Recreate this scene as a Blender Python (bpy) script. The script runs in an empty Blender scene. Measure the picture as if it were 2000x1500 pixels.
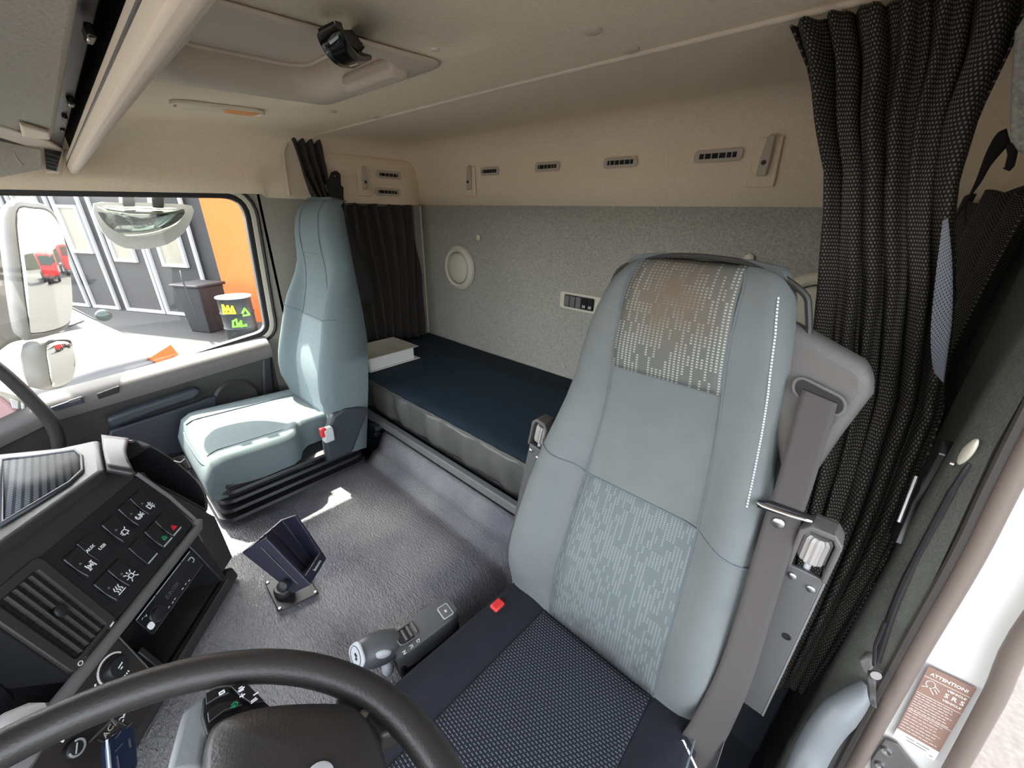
import bpy, bmesh, math, random
from mathutils import Vector, Matrix
random.seed(4)
PI = math.pi
S = bpy.context.scene
COL = S.collection

# ------------------------------------------------------------------ camera
cam_d = bpy.data.cameras.new('camera')
cam = bpy.data.objects.new('camera', cam_d)
COL.objects.link(cam)
cam_d.sensor_width = 36.0
cam_d.lens = 13.6800
cam_d.clip_start = 0.02
cam.matrix_world = Matrix(((0.740939,-0.283559,0.608772,0.8000),(0.671241,0.284234,-0.684578,0.0000),(0.021085,0.915863,0.400937,1.5500),(0,0,0,1)))
S.camera = cam

# ------------------------------------------------------------------ light
w = bpy.data.worlds.new('sky')
S.world = w
w.use_nodes = True
nt = w.node_tree
nt.nodes.clear()
out = nt.nodes.new('ShaderNodeOutputWorld')
bg = nt.nodes.new('ShaderNodeBackground')
sky = nt.nodes.new('ShaderNodeTexSky')
sky.sky_type = 'NISHITA'
sky.sun_disc = False
sky.sun_elevation = math.radians(50)
sky.sun_rotation = math.radians(-92)
sky.air_density = 1.0
sky.dust_density = 3.0
sky.ozone_density = 0.6
bg.inputs['Strength'].default_value = 0.9
hs = nt.nodes.new('ShaderNodeHueSaturation')
hs.inputs['Saturation'].default_value = 0.35
nt.links.new(sky.outputs[0], hs.inputs['Color'])
nt.links.new(hs.outputs[0], bg.inputs['Color'])
nt.links.new(bg.outputs[0], out.inputs[0])

sun_d = bpy.data.lights.new('sun', 'SUN')
sun_d.energy = 15.0
sun_d.color = (1.0, 0.93, 0.82)
sun_d.angle = math.radians(0.6)
sun = bpy.data.objects.new('sun', sun_d)
COL.objects.link(sun)
sun.rotation_euler = Vector((0.79, 0.03, -0.97)).to_track_quat('-Z', 'Y').to_euler()

S.view_settings.view_transform = 'Standard'
S.view_settings.look = 'None'
S.view_settings.exposure = 1.2
S.view_settings.gamma = 1.0

# ------------------------------------------------------------------ helpers
W = {}
V = Vector

def place(o, wl, parent=None):
    W[o.name] = V(wl)
    if parent is not None:
        o.parent = parent
        o.location = V(wl) - W[parent.name]
    else:
        o.location = V(wl)

def mk(name, verts, faces, mat, parent=None, uv=None, bev=0, seg=2, sub=0, solid=0, ang=38, smooth=True, soff=0):
    vs = [V(v) for v in verts]
    lo = V((min(v.x for v in vs), min(v.y for v in vs), min(v.z for v in vs)))
    hi = V((max(v.x for v in vs), max(v.y for v in vs), max(v.z for v in vs)))
    org = V(((lo.x+hi.x)/2, (lo.y+hi.y)/2, lo.z))
    me = bpy.data.meshes.new(name)
    me.from_pydata([v-org for v in vs], [], faces)
    bm = bmesh.new(); bm.from_mesh(me)
    if not solid:
        bmesh.ops.recalc_face_normals(bm, faces=bm.faces)
    bm.to_mesh(me); bm.free()
    if uv:
        ul = me.uv_layers.new(name='UVMap')
        for p in me.polygons:
            for li in p.loop_indices:
                ul.data[li].uv = uv[me.loops[li].vertex_index]
    if smooth:
        for p in me.polygons: p.use_smooth = True
        me.set_sharp_from_angle(angle=math.radians(ang))
    if mat: me.materials.append(mat)
    o = bpy.data.objects.new(name, me)
    COL.objects.link(o)
    place(o, org, parent)
    if solid:
        m = o.modifiers.new('thick', 'SOLIDIFY'); m.thickness = solid; m.offset = soff
    if sub:
        m = o.modifiers.new('sub', 'SUBSURF'); m.levels = sub; m.render_levels = sub
    if bev:
        m = o.modifiers.new('bev', 'BEVEL'); m.width = bev; m.segments = seg; m.limit_method = 'ANGLE'
        m.angle_limit = math.radians(30)
    return o

def tag(o, label, cat, group=None):
    o['label'] = label; o['category'] = cat
    if group: o['group'] = group
    return o

def struct(o, label=None):
    o['kind'] = 'structure'
    if label: o['label'] = label
    return o

def thing(name, loc, label, cat, group=None):
    o = bpy.data.objects.new(name, None)
    o.empty_display_size = 0.05
    COL.objects.link(o)
    place(o, loc)
    return tag(o, label, cat, group)

def lab(o, label):
    o['label'] = label
    return o

def box(name, c, s, mat, parent=None, bev=0.004, axes=None, seg=2):
    ax = axes or (V((1,0,0)), V((0,1,0)), V((0,0,1)))
    c = V(c); vs = []
    for i in (-1, 1):
        for j in (-1, 1):
            for k in (-1, 1):
                vs.append(c + ax[0]*(i*s[0]/2) + ax[1]*(j*s[1]/2) + ax[2]*(k*s[2]/2))
    fs = [(0,1,3,2),(4,6,7,5),(0,4,5,1),(2,3,7,6),(0,2,6,4),(1,5,7,3)]
    return mk(name, vs, fs, mat, parent, bev=bev, seg=seg)

def prism(name, pts, vec, mat, parent=None, bev=0.0, seg=2, ang=38):
    pts = [V(p) for p in pts]; vec = V(vec); k = len(pts)
    vs = pts + [p+vec for p in pts]
    fs = [tuple(range(k))[::-1], tuple(range(k, 2*k))]
    for i in range(k):
        j = (i+1) % k
        fs.append((i, j, k+j, k+i))
    return mk(name, vs, fs, mat, parent, bev=bev, seg=seg, ang=ang)

def loft(name, rings, mat, parent=None, cap=True, closed=True, uv=None, **kw):
    k = len(rings[0]); vs = [p for r in rings for p in r]; fs = []
    for a in range(len(rings)-1):
        for i in range(k if closed else k-1):
            j = (i+1) % k
            fs.append((a*k+i, a*k+j, (a+1)*k+j, (a+1)*k+i))
    if cap and closed:
        fs.append(tuple(range(k))[::-1]); fs.append(tuple(range((len(rings)-1)*k, len(rings)*k)))
    return mk(name, vs, fs, mat, parent, uv=uv, **kw)

def fgrid(name, fn, nu, nv, mat, parent=None, us=None, vs_=None, skip=None, closeu=False, **kw):
    us = us or [i/nu for i in range(nu+1)]; vv = vs_ or [j/nv for j in range(nv+1)]
    vs, uv, fs = [], [], []
    for v in vv:
        for u in us:
            vs.append(V(fn(u, v))); uv.append((u, v))
    m = len(us)
    for j in range(len(vv)-1):
        for i in range(m-1):
            if skip and skip((us[i]+us[i+1])/2, (vv[j]+vv[j+1])/2): continue
            fs.append((j*m+i, j*m+i+1, (j+1)*m+i+1, (j+1)*m+i))
    return mk(name, vs, fs, mat, parent, uv=uv, **kw)

def smoothpath(pts, n=6, closed=False):
    P = [V(p) for p in pts]; out = []; k = len(P)
    rng = range(k if closed else k-1)
    for i in rng:
        p0 = P[(i-1) % k] if (closed or i > 0) else P[0]*2-P[1]
        p1 = P[i]; p2 = P[(i+1) % k]
        p3 = P[(i+2) % k] if (closed or i+2 < k) else P[-1]*2-P[-2]
        for s in range(n):
            t = s/n
            out.append(0.5*((2*p1)+(p2-p0)*t+(2*p0-5*p1+4*p2-p3)*t*t+(3*p1-p0-3*p2+p3)*t**3))
    if not closed: out.append(P[-1])
    return out

def tube(name, pts, r, mat, parent=None, n=10, closed=False, up=None, ratio=1.0, **kw):
    P = [V(p) for p in pts]; k = len(P); rings = []
    rr = r if isinstance(r, (list, tuple)) else [r]*k
    T = []
    for i in range(k):
        a = P[(i-1) % k] if (closed or i > 0) else P[0]
        b = P[(i+1) % k] if (closed or i < k-1) else P[-1]
        T.append((b-a).normalized())
    nrm = V(up) if up else T[0].orthogonal()
    for i in range(k):
        nrm = nrm - T[i]*nrm.dot(T[i]); nrm.normalize()
        if up:
            u0 = V(up); nrm = (u0-T[i]*u0.dot(T[i])).normalized()
        b = T[i].cross(nrm)
        rings.append([P[i]+(nrm*math.cos(2*PI*q/n)*ratio+b*math.sin(2*PI*q/n))*rr[i] for q in range(n)])
    if closed:
        rings.append(rings[0])
        vs = [p for rg in rings[:-1] for p in rg]; fs = []
        for a in range(k):
            for q in range(n):
                fs.append((a*n+q, a*n+(q+1) % n, ((a+1) % k)*n+(q+1) % n, ((a+1) % k)*n+q))
        return mk(name, vs, fs, mat, parent, **kw)
    return loft(name, rings, mat, parent, **kw)

def lathe(name, c, axis, prof, mat, parent=None, n=28, ref=None, sx=1.0, **kw):
    c = V(c); a = V(axis).normalized(); x = (V(ref) if ref else a.orthogonal()); x = (x-a*x.dot(a)).normalized(); y = a.cross(x)
    rings = [[c+a*h+(x*math.cos(2*PI*q/n)*sx+y*math.sin(2*PI*q/n))*max(r, 1e-4) for q in range(n)] for r, h in prof]
    return loft(name, rings, mat, parent, **kw)

def ellipsoid(name, c, ax, mat, parent=None, n=16, m=10, **kw):
    c = V(c); rings = []
    for j in range(m+1):
        t = -PI/2+PI*j/m
        rings.append([c+ax[2]*math.sin(t)+(ax[0]*math.cos(2*PI*q/n)+ax[1]*math.sin(2*PI*q/n))*max(math.cos(t), 1e-3) for q in range(n)])
    return loft(name, rings, mat, parent, **kw)

def ribbon(name, left, right, thick, mat, parent=None, n=6, nu=4, **kw):
    L = smoothpath(left, n); R = smoothpath(right, n); k = len(L)
    return fgrid(name, lambda u, v: L[round(v*(k-1))].lerp(R[round(v*(k-1))], u), nu, k-1, mat, parent, solid=thick, **kw)

def strokes(name, O, U, Vv, N, lines, wdt, mat, parent=None, h=0.0006):
    O, U, Vv, N = V(O), V(U).normalized(), V(Vv).normalized(), V(N).normalized(); vs, fs = [], []
    for ln in lines:
        for a, b in zip(ln[:-1], ln[1:]):
            a, b = V((a[0], a[1], 0)), V((b[0], b[1], 0)); d = (b-a)
            if d.length < 1e-7: continue
            d.normalize(); p = V((-d.y, d.x, 0))*wdt/2; e = d*wdt*0.4
            q = [a-e+p, a-e-p, b+e-p, b+e+p]; k = len(vs)
            for z in (0, h):
                for c in q: vs.append(O+U*c.x+Vv*c.y+N*z)
            fs += [(k, k+1, k+2, k+3), (k+4, k+7, k+6, k+5), (k, k+4, k+5, k+1), (k+1, k+5, k+6, k+2), (k+2, k+6, k+7, k+3), (k+3, k+7, k+4, k)]
    return mk(name, vs, fs, mat, parent, smooth=False)

def text(name, s, O, U, Vv, size, mat, parent=None, thick=0.0004, align='CENTER', squeeze=1.0, bold=0.0):
    cu = bpy.data.curves.new(name, 'FONT'); cu.body = s; cu.size = size; cu.align_x = align; cu.align_y = 'CENTER'
    cu.extrude = thick; cu.offset = bold; cu.resolution_u = 2
    o = bpy.data.objects.new('tmp', cu); COL.objects.link(o)
    dg = bpy.context.evaluated_depsgraph_get()
    me = bpy.data.meshes.new_from_object(o.evaluated_get(dg))
    bpy.data.objects.remove(o); bpy.data.curves.remove(cu)
    U = V(U).normalized(); Vv = V(Vv); Vv = (Vv-U*Vv.dot(U)).normalized(); N = U.cross(Vv)
    vs = [V(O)+U*v.co.x*squeeze+Vv*v.co.y+N*(v.co.z+thick) for v in me.vertices]
    fs = [tuple(p.vertices) for p in me.polygons]
    bpy.data.meshes.remove(me)
    return mk(name, vs, fs, mat, parent, smooth=False)

def arc(cx, cy, r, a0, a1, n=8, ry=None):
    ry = ry or r
    return [(cx+r*math.cos(math.radians(a0+(a1-a0)*i/n)), cy+ry*math.sin(math.radians(a0+(a1-a0)*i/n))) for i in range(n+1)]

def rrect(w_, h_, r, n=4):
    out = []
    for cx, cy, a in ((w_/2-r, h_/2-r, 0), (-w_/2+r, h_/2-r, 90), (-w_/2+r, -h_/2+r, 180), (w_/2-r, -h_/2+r, 270)):
        out += arc(cx, cy, r, a, a+90, n)
    return out

def plate(name, O, U, Vv, N, outline, thick, mat, parent=None, bev=0.0, seg=2):
    O, U, Vv, N = V(O), V(U), V(Vv), V(N)
    return prism(name, [O+U*a+Vv*b for a, b in outline], N*thick, mat, parent, bev=bev, seg=seg)

def frame_ring(name, O, U, Vv, N, outer, inner, thick, mat, parent=None, bev=0.0):
    O, U, Vv, N = V(O), V(U), V(Vv), V(N); k = len(outer); vs = []
    for z in (0, thick):
        for ring in (outer, inner):
            vs += [O+U*a+Vv*b+N*z for a, b in ring]
    fs = []
    for i in range(k):
        j = (i+1) % k
        fs += [(i, j, k+j, k+i), (2*k+i, 3*k+i, 3*k+j, 2*k+j), (i, 2*k+i, 2*k+j, j), (k+i, k+j, 3*k+j, 3*k+i)]
    return mk(name, vs, fs, mat, parent, bev=bev)

def interp(tab, x):
    if x <= tab[0][0]: return tab[0][1]
    for (a, va), (b, vb) in zip(tab[:-1], tab[1:]):
        if x <= b:
            t = (x-a)/(b-a); return va+(vb-va)*t
    return tab[-1][1]

def sstep(a, b, x):
    t = min(1, max(0, (x-a)/(b-a))); return t*t*(3-2*t)

# ------------------------------------------------------------------ materials
def mat(name, col, rough=0.6, metal=0.0, bump=None, var=None, spec=0.5, stretch=(1,1,1), coat=0.0, sheen=0.0):
    m = bpy.data.materials.new(name); m.use_nodes = True
    t = m.node_tree; b = t.nodes['Principled BSDF']
    b.inputs['Base Color'].default_value = (*col, 1)
    b.inputs['Roughness'].default_value = rough
    b.inputs['Metallic'].default_value = metal
    b.inputs['Specular IOR Level'].default_value = spec
    b.inputs['Coat Weight'].default_value = coat
    b.inputs['Sheen Weight'].default_value = sheen
    if bump or var:
        tc = t.nodes.new('ShaderNodeTexCoord'); mp = t.nodes.new('ShaderNodeMapping')
        mp.inputs['Scale'].default_value = stretch
        t.links.new(tc.outputs['Object'], mp.inputs['Vector'])
    if var:
        sc, amt, c2 = var
        nz = t.nodes.new('ShaderNodeTexNoise'); nz.inputs['Scale'].default_value = sc; nz.inputs['Detail'].default_value = 4
        t.links.new(mp.outputs[0], nz.inputs['Vector'])
        rp = t.nodes.new('ShaderNodeValToRGB')
        rp.color_ramp.elements[0].position = 0.5-amt; rp.color_ramp.elements[1].position = 0.5+amt
        rp.color_ramp.elements[0].color = (*col, 1); rp.color_ramp.elements[1].color = (*c2, 1)
        t.links.new(nz.outputs['Fac'], rp.inputs[0]); t.links.new(rp.outputs[0], b.inputs['Base Color'])
    if bump:
        sc, st = bump
        nz = t.nodes.new('ShaderNodeTexNoise'); nz.inputs['Scale'].default_value = sc; nz.inputs['Detail'].default_value = 3
        t.links.new(mp.outputs[0], nz.inputs['Vector'])
        bp = t.nodes.new('ShaderNodeBump'); bp.inputs['Strength'].default_value = st; bp.inputs['Distance'].default_value = 0.002
        t.links.new(nz.outputs['Fac'], bp.inputs['Height']); t.links.new(bp.outputs[0], b.inputs['Normal'])
    return m

def mathn(t, op, a, b=None):
    n_ = t.nodes.new('ShaderNodeMath'); n_.operation = op
    for i, x in enumerate((a, b)):
        if x is None: continue
        if isinstance(x, (int, float)): n_.inputs[i].default_value = x
        else: t.links.new(x, n_.inputs[i])
    return n_.outputs[0]

def dot_mat(name, col, dot, su, sv, cell=(1,1), thr=0.45, duty=(0.5,0.5), rough=0.85, stain=None, brick=False, coord='UV', bump=0.15):
    """woven cloth: rows of small light stitches, thinned out by a blocky noise"""
    m = bpy.data.materials.new(name); m.use_nodes = True
    t = m.node_tree; b = t.nodes['Principled BSDF']
    b.inputs['Roughness'].default_value = rough; b.inputs['Specular IOR Level'].default_value = 0.2
    tc = t.nodes.new('ShaderNodeTexCoord'); sp = t.nodes.new('ShaderNodeSeparateXYZ')
    t.links.new(tc.outputs[coord], sp.inputs[0])
    ys = mathn(t, 'MULTIPLY', sp.outputs[1], sv); row = mathn(t, 'FLOOR', ys)
    xs = mathn(t, 'MULTIPLY', sp.outputs[0], su)
    if brick: xs = mathn(t, 'ADD', xs, mathn(t, 'MULTIPLY', row, 0.37 if brick is True else brick))
    colm = mathn(t, 'FLOOR', xs)
    a = mathn(t, 'LESS_THAN', mathn(t, 'FRACT', xs), duty[0])
    c = mathn(t, 'LESS_THAN', mathn(t, 'FRACT', ys), duty[1])
    d = mathn(t, 'MULTIPLY', a, c)
    cb = t.nodes.new('ShaderNodeCombineXYZ')
    t.links.new(mathn(t, 'FLOOR', mathn(t, 'DIVIDE', colm, cell[0])), cb.inputs[0])
    t.links.new(mathn(t, 'FLOOR', mathn(t, 'DIVIDE', row, cell[1])), cb.inputs[1])
    wn = t.nodes.new('ShaderNodeTexWhiteNoise'); wn.noise_dimensions = '2D'
    t.links.new(cb.outputs[0], wn.inputs['Vector'])
    g = mathn(t, 'GREATER_THAN', wn.outputs['Value'], thr)
    d = mathn(t, 'MULTIPLY', d, g)
    mx = t.nodes.new('ShaderNodeMix'); mx.data_type = 'RGBA'
    t.links.new(d, mx.inputs[0])
    mx.inputs[6].default_value = (*col, 1); mx.inputs[7].default_value = (*dot, 1)
    last = mx.outputs[2]
    if stain:
        (cx, cy, rx, ry), scol, amt = stain
        dx = mathn(t, 'DIVIDE', mathn(t, 'SUBTRACT', sp.outputs[0], cx), rx); dy = mathn(t, 'DIVIDE', mathn(t, 'SUBTRACT', sp.outputs[1], cy), ry)
        rr = mathn(t, 'SQRT', mathn(t, 'ADD', mathn(t, 'MULTIPLY', dx, dx), mathn(t, 'MULTIPLY', dy, dy)))
        nz = t.nodes.new('ShaderNodeTexNoise'); nz.inputs['Scale'].default_value = 7; t.links.new(tc.outputs[coord], nz.inputs['Vector'])
        rr = mathn(t, 'ADD', rr, mathn(t, 'MULTIPLY', mathn(t, 'SUBTRACT', nz.outputs['Fac'], 0.5), 0.9))
        f = mathn(t, 'MULTIPLY', mathn(t, 'SUBTRACT', 1.0, rr), amt)
        f.node.use_clamp = True
        m2 = t.nodes.new('ShaderNodeMix'); m2.data_type = 'RGBA'
        t.links.new(f, m2.inputs[0]); t.links.new(last, m2.inputs[6]); m2.inputs[7].default_value = (*scol, 1)
        last = m2.outputs[2]
    t.links.new(last, b.inputs['Base Color'])
    bp = t.nodes.new('ShaderNodeBump'); bp.inputs['Strength'].default_value = bump; bp.inputs['Distance'].default_value = 0.001
    t.links.new(d, bp.inputs['Height']); t.links.new(bp.outputs[0], b.inputs['Normal'])
    return m

def glass_mat(name, tint=(0.96,0.97,0.96), refl=0.06):
    m = bpy.data.materials.new(name); m.use_nodes = True; t = m.node_tree; t.nodes.clear()
    o = t.nodes.new('ShaderNodeOutputMaterial'); mx = t.nodes.new('ShaderNodeMixShader')
    tr = t.nodes.new('ShaderNodeBsdfTransparent'); gl = t.nodes.new('ShaderNodeBsdfGlossy')
    tr.inputs[0].default_value = (*tint, 1); gl.inputs['Roughness'].default_value = 0.02
    mx.inputs[0].default_value = refl
    t.links.new(tr.outputs[0], mx.inputs[1]); t.links.new(gl.outputs[0], mx.inputs[2]); t.links.new(mx.outputs[0], o.inputs[0])
    return m

M = {}
M['liner'] = mat('headliner', (0.79,0.655,0.485), 0.9, bump=(260,0.4), var=(140,0.10,(0.83,0.705,0.535)), spec=0.15)
M['moulded'] = mat('beige_plastic', (0.62,0.53,0.42), 0.6, bump=(320,0.12), spec=0.3)
M['hatchp'] = mat('hatch_plastic', (0.57,0.4797,0.38), 0.6, bump=(300,0.1), spec=0.3)
M['felt'] = mat('rear_felt', (0.235,0.226,0.198), 0.95, bump=(330,0.6), var=(240,0.20,(0.40,0.386,0.342)), spec=0.1)
M['feltl'] = mat('shelf_felt', (0.36,0.34,0.29), 0.95, bump=(200,0.6), var=(130,0.25,(0.42,0.40,0.34)), spec=0.1)
M['pillar'] = mat('pillar_cloth', (0.27,0.261,0.225), 0.9, bump=(300,0.3), var=(200,0.2,(0.315,0.306,0.261)), spec=0.15)
M['seat'] = mat('seat_cloth', (0.128,0.139,0.137), 0.92, bump=(420,0.3), var=(25,0.25,(0.142,0.153,0.150)), spec=0.06)
M['seatp'] = mat('seat_cloth_pale', (0.1184,0.148,0.152), 0.92, bump=(420,0.3), var=(60,0.25,(0.1304,0.16,0.164)), spec=0.05)
M['seam'] = mat('seam_thread', (0.10,0.12,0.13), 0.9)
M['stitch'] = mat('white_stitch', (0.62,0.66,0.66), 0.8)
M['insert'] = dot_mat('seat_insert', (0.108,0.1136,0.104), (0.336,0.336,0.304), 26, 44, cell=(1,4), thr=0.33, duty=(0.5,0.5), stain=((0.45,0.72,0.62,0.55), (0.135,0.105,0.075), 1.1))
M['insertlow'] = dot_mat('seat_insert_low', (0.112,0.132,0.132), (0.208,0.232,0.232), 40, 100, cell=(1,4), thr=0.36, duty=(0.5,0.5), stain=((0.55,0.0,0.7,0.22), (0.05,0.048,0.048), 1.0))
M['dark'] = mat('navy_cloth', (0.01105,0.0119,0.01615), 0.9, bump=(500,0.3), var=(30,0.3,(0.01445,0.01615,0.02125)), spec=0.2)
M['darkins'] = dot_mat('navy_insert', (0.0102,0.01105,0.0153), (0.1105,0.1232,0.1445), 34, 80, thr=-1, duty=(0.66,0.30), brick=0.5)
M['mattop'] = mat('mattress_blue', (0.014,0.030,0.046), 0.85, bump=(350,0.25), var=(18,0.3,(0.020,0.038,0.056)), spec=0.25)
M['vinyl'] = mat('vinyl_grey', (0.0627,0.0627,0.057), 0.40, bump=(26,0.9), var=(20,0.25,(0.095,0.0931,0.0836)), stretch=(1,1,0.25))
M['ledge'] = mat('bed_ledge', (0.15,0.155,0.15), 0.5)
M['plas'] = mat('dash_plastic', (0.0288,0.0272,0.0256), 0.44, bump=(420,0.22), spec=0.45)
M['plas2'] = mat('black_plastic', (0.01105,0.01105,0.0119), 0.45, bump=(420,0.12), spec=0.45)
M['gloss'] = mat('gloss_black', (0.008,0.008,0.009), 0.18)
M['grey'] = mat('grey_plastic', (0.1125,0.1087,0.105), 0.5, bump=(350,0.15))
M['wing'] = mat('taupe_plastic', (0.092,0.0848,0.0784), 0.55, bump=(350,0.3))
M['blueg'] = mat('selector_grey', (0.085,0.086,0.088), 0.42, bump=(420,0.1))
M['blue'] = mat('slate_plastic', (0.0288,0.0352,0.0432), 0.5, bump=(300,0.15))
M['cream'] = mat('cream_plastic', (0.527,0.493,0.3995), 0.5)
M['creamg'] = mat('vent_ring', (0.50,0.43,0.34), 0.5)
M['chrome'] = mat('chrome', (0.75,0.75,0.75), 0.2, metal=1.0)
M['steel'] = mat('steel', (0.42,0.42,0.42), 0.35, metal=1.0)
M['silver'] = mat('silver_plastic', (0.4675,0.4845,0.493), 0.35)
M['white'] = mat('white_mark', (0.8,0.8,0.8), 0.6)
M['red'] = mat('red_plastic', (0.55,0.03,0.03), 0.4)
M['redmark'] = mat('red_mark', (0.65,0.02,0.03), 0.5)
M['greenmark'] = mat('green_mark', (0.02,0.25,0.10), 0.5)
M['rubber'] = mat('rubber', (0.05,0.042,0.038), 0.6)
M['sealb'] = mat('brown_seal', (0.148,0.116,0.0976), 0.5)
M['webbing'] = mat('webbing', (0.06,0.0536,0.0504), 0.75, bump=(500,0.3), spec=0.35)
M['webdark'] = mat('webbing_dark', (0.022,0.021,0.02), 0.8, bump=(500,0.3))
M['curtain'] = dot_mat('curtain_cloth', (0.019,0.0165,0.014), (0.155,0.142,0.12), 110, 210, thr=-1, duty=(0.5,0.5), brick=0.5, bump=0.3)
M['curtdark'] = mat('curtain_dark', (0.012,0.0105,0.0095), 0.9, bump=(300,0.3))
M['curtpass'] = mat('curtain_brown', (0.034,0.029,0.025), 0.9, bump=(300,0.3))
M['lining'] = dot_mat('curtain_lining', (0.25,0.27,0.31), (0.04,0.045,0.055), 7, 60, thr=-1, duty=(0.45,0.45), brick=0.5)
M['body'] = mat('white_paint', (0.612,0.595,0.561), 0.3, coat=0.3)
M['paper'] = mat('paper', (0.738,0.72,0.684), 0.8)
M['pages'] = mat('page_edges', (0.75,0.74,0.72), 0.9, bump=(400,0.4), stretch=(0.02,0.02,1))
M['cover'] = mat('book_cover', (0.425,0.391,0.3145), 0.6, var=(9,0.2,(0.561,0.527,0.442)))
M['wheel'] = mat('steering_leather', (0.024,0.0216,0.0196), 0.42, bump=(380,0.2), spec=0.5)
M['spoke'] = mat('spoke_grey', (0.2295,0.2465,0.2507), 0.42, bump=(380,0.1))
M['fob'] = mat('fob_blue', (0.006,0.012,0.03), 0.25)
M['cradle'] = mat('cradle_plastic', (0.012,0.012,0.024), 0.38)
M['amber'] = mat('amber_lens', (0.90,0.33,0.05), 0.3)
M['clear'] = mat('clear_lens', (0.74,0.66,0.52), 0.25)
M['pinkc'] = mat('pink_plastic', (0.60,0.36,0.36), 0.5)
M['mirror'] = mat('mirror_glass', (0.82,0.84,0.80), 0.03, metal=1.0)
M['glass'] = glass_mat('window_glass')
M['gloss2'] = mat('switch_black', (0.011,0.011,0.012), 0.32)
M['brownp'] = mat('control_plate', (0.022,0.017,0.015), 0.45)
M['handle'] = mat('handle_plastic', (0.12,0.13,0.135), 0.4)
M['mesh'] = dot_mat('tray_mat', (0.02,0.022,0.025), (0.13,0.14,0.15), 44, 30, thr=-1, duty=(0.6,0.6), brick=0.5, rough=0.6)
M['pilg'] = mat('pillar_green_grey', (0.0527,0.0544,0.04505), 0.75, bump=(420,0.5), var=(260,0.2,(0.07225,0.07395,0.06205)), spec=0.3)
M['floor'] = mat('cab_floor', (0.0102,0.01275,0.01955), 0.8, bump=(200,0.3))
M['sticker'] = mat('sticker_brown', (0.24,0.145,0.11), 0.6)

def tunnel_mat():
    m = mat('tunnel_mat', (0.085,0.086,0.110), 0.42, var=(3.0,0.16,(0.235,0.23,0.23)), spec=0.45)
    t = m.node_tree; b = t.nodes['Principled BSDF']
    tc = t.nodes.new('ShaderNodeTexCoord'); mp = t.nodes.new('ShaderNodeMapping'); mp.inputs['Scale'].default_value = (95, 270, 150)
    mp.inputs['Rotation'].default_value = (0, 0, math.radians(42))
    t.links.new(tc.outputs['Object'], mp.inputs['Vector'])
    nz = t.nodes.new('ShaderNodeTexNoise'); nz.inputs['Scale'].default_value = 1.0; nz.inputs['Detail'].default_value = 2
    nz.inputs['Distortion'].default_value = 0.6
    t.links.new(mp.outputs[0], nz.inputs['Vector'])
    bp = t.nodes.new('ShaderNodeBump'); bp.inputs['Strength'].default_value = 1.0; bp.inputs['Distance'].default_value = 0.005
    t.links.new(nz.outputs['Fac'], bp.inputs['Height']); t.links.new(bp.outputs[0], b.inputs['Normal'])
    return m
M['tunnel'] = tunnel_mat()

# ================================================================== SETTING
XL, XR, YR = -1.10, 0.96, 1.36        # passenger wall, driver wall, rear wall
FZ = 0.10                              # cab floor
def zc(y): return 1.785 + 0.05*y       # headliner height

# headliner: one moulded sheet that rolls down into the walls, hatch opening left free
HX0, HX1, HY0, HY1 = -0.385, 0.020, 0.235, 0.570
def zbeige(y): return 1.584+0.0265*(y+0.06) if y < 0.62 else 1.588
def head(u, v):
    x, y = u, v; r = 0.11
    z = zc(y)
    ey = 0.0
    if v > YR: y = YR
    if u < XL: x = XL
    z = zc(y)
    d = r-(x-XL)
    if d > 0: z -= r-math.sqrt(max(r*r-d*d, 0))
    d = r-(XR-x)
    if d > 0: z -= r-math.sqrt(max(r*r-d*d, 0))
    d = r-(YR-y)
    if d > 0: z -= (r-math.sqrt(max(r*r-d*d, 0)))*0.9
    if u < XL:
        z += (zbeige(y)-z)*(XL-u)*10
        if y < 0.62: x = XL+0.014*(XL-u)*10
    if v > YR: z = min(z, zc(YR)-0.099) if u >= XL else z; z += (1.582-z)*(v-YR)*10
    return (x, y, z)
def roll(a, b, inner, r=0.11, n=7, both=True):
    e = [r*(1-math.cos(PI/2*i/n)) for i in range(n+1)]
    return e
e = roll(0, 1, None)
gx = [XL-0.1, XL-0.05] + [XL+t for t in e] + [-0.8, -0.6, HX0, -0.2, HX1, 0.3, 0.6] + [XR-t for t in reversed(e)]
gy = [-0.80, -0.3, 0.0, HY0, 0.4, HY1, 0.615, 0.625, 0.7, 0.9, 1.1] + [YR-t for t in reversed(e)] + [YR+0.05, YR+0.1]
struct(fgrid('ceiling', head, 0, 0, M['liner'], us=gx, vs_=gy, ang=50,
    skip=lambda x, y: HX0 < x < HX1 and HY0 < y < HY1, solid=0.02, soff=1))

# rear wall: beige moulded band over grey felt
zb = 1.582
struct(box('wall_rear', ((XL+XR)/2, YR+0.012, (FZ+zb)/2), (XR-XL, 0.02, zb-FZ), M['felt'], bev=0))
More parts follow.
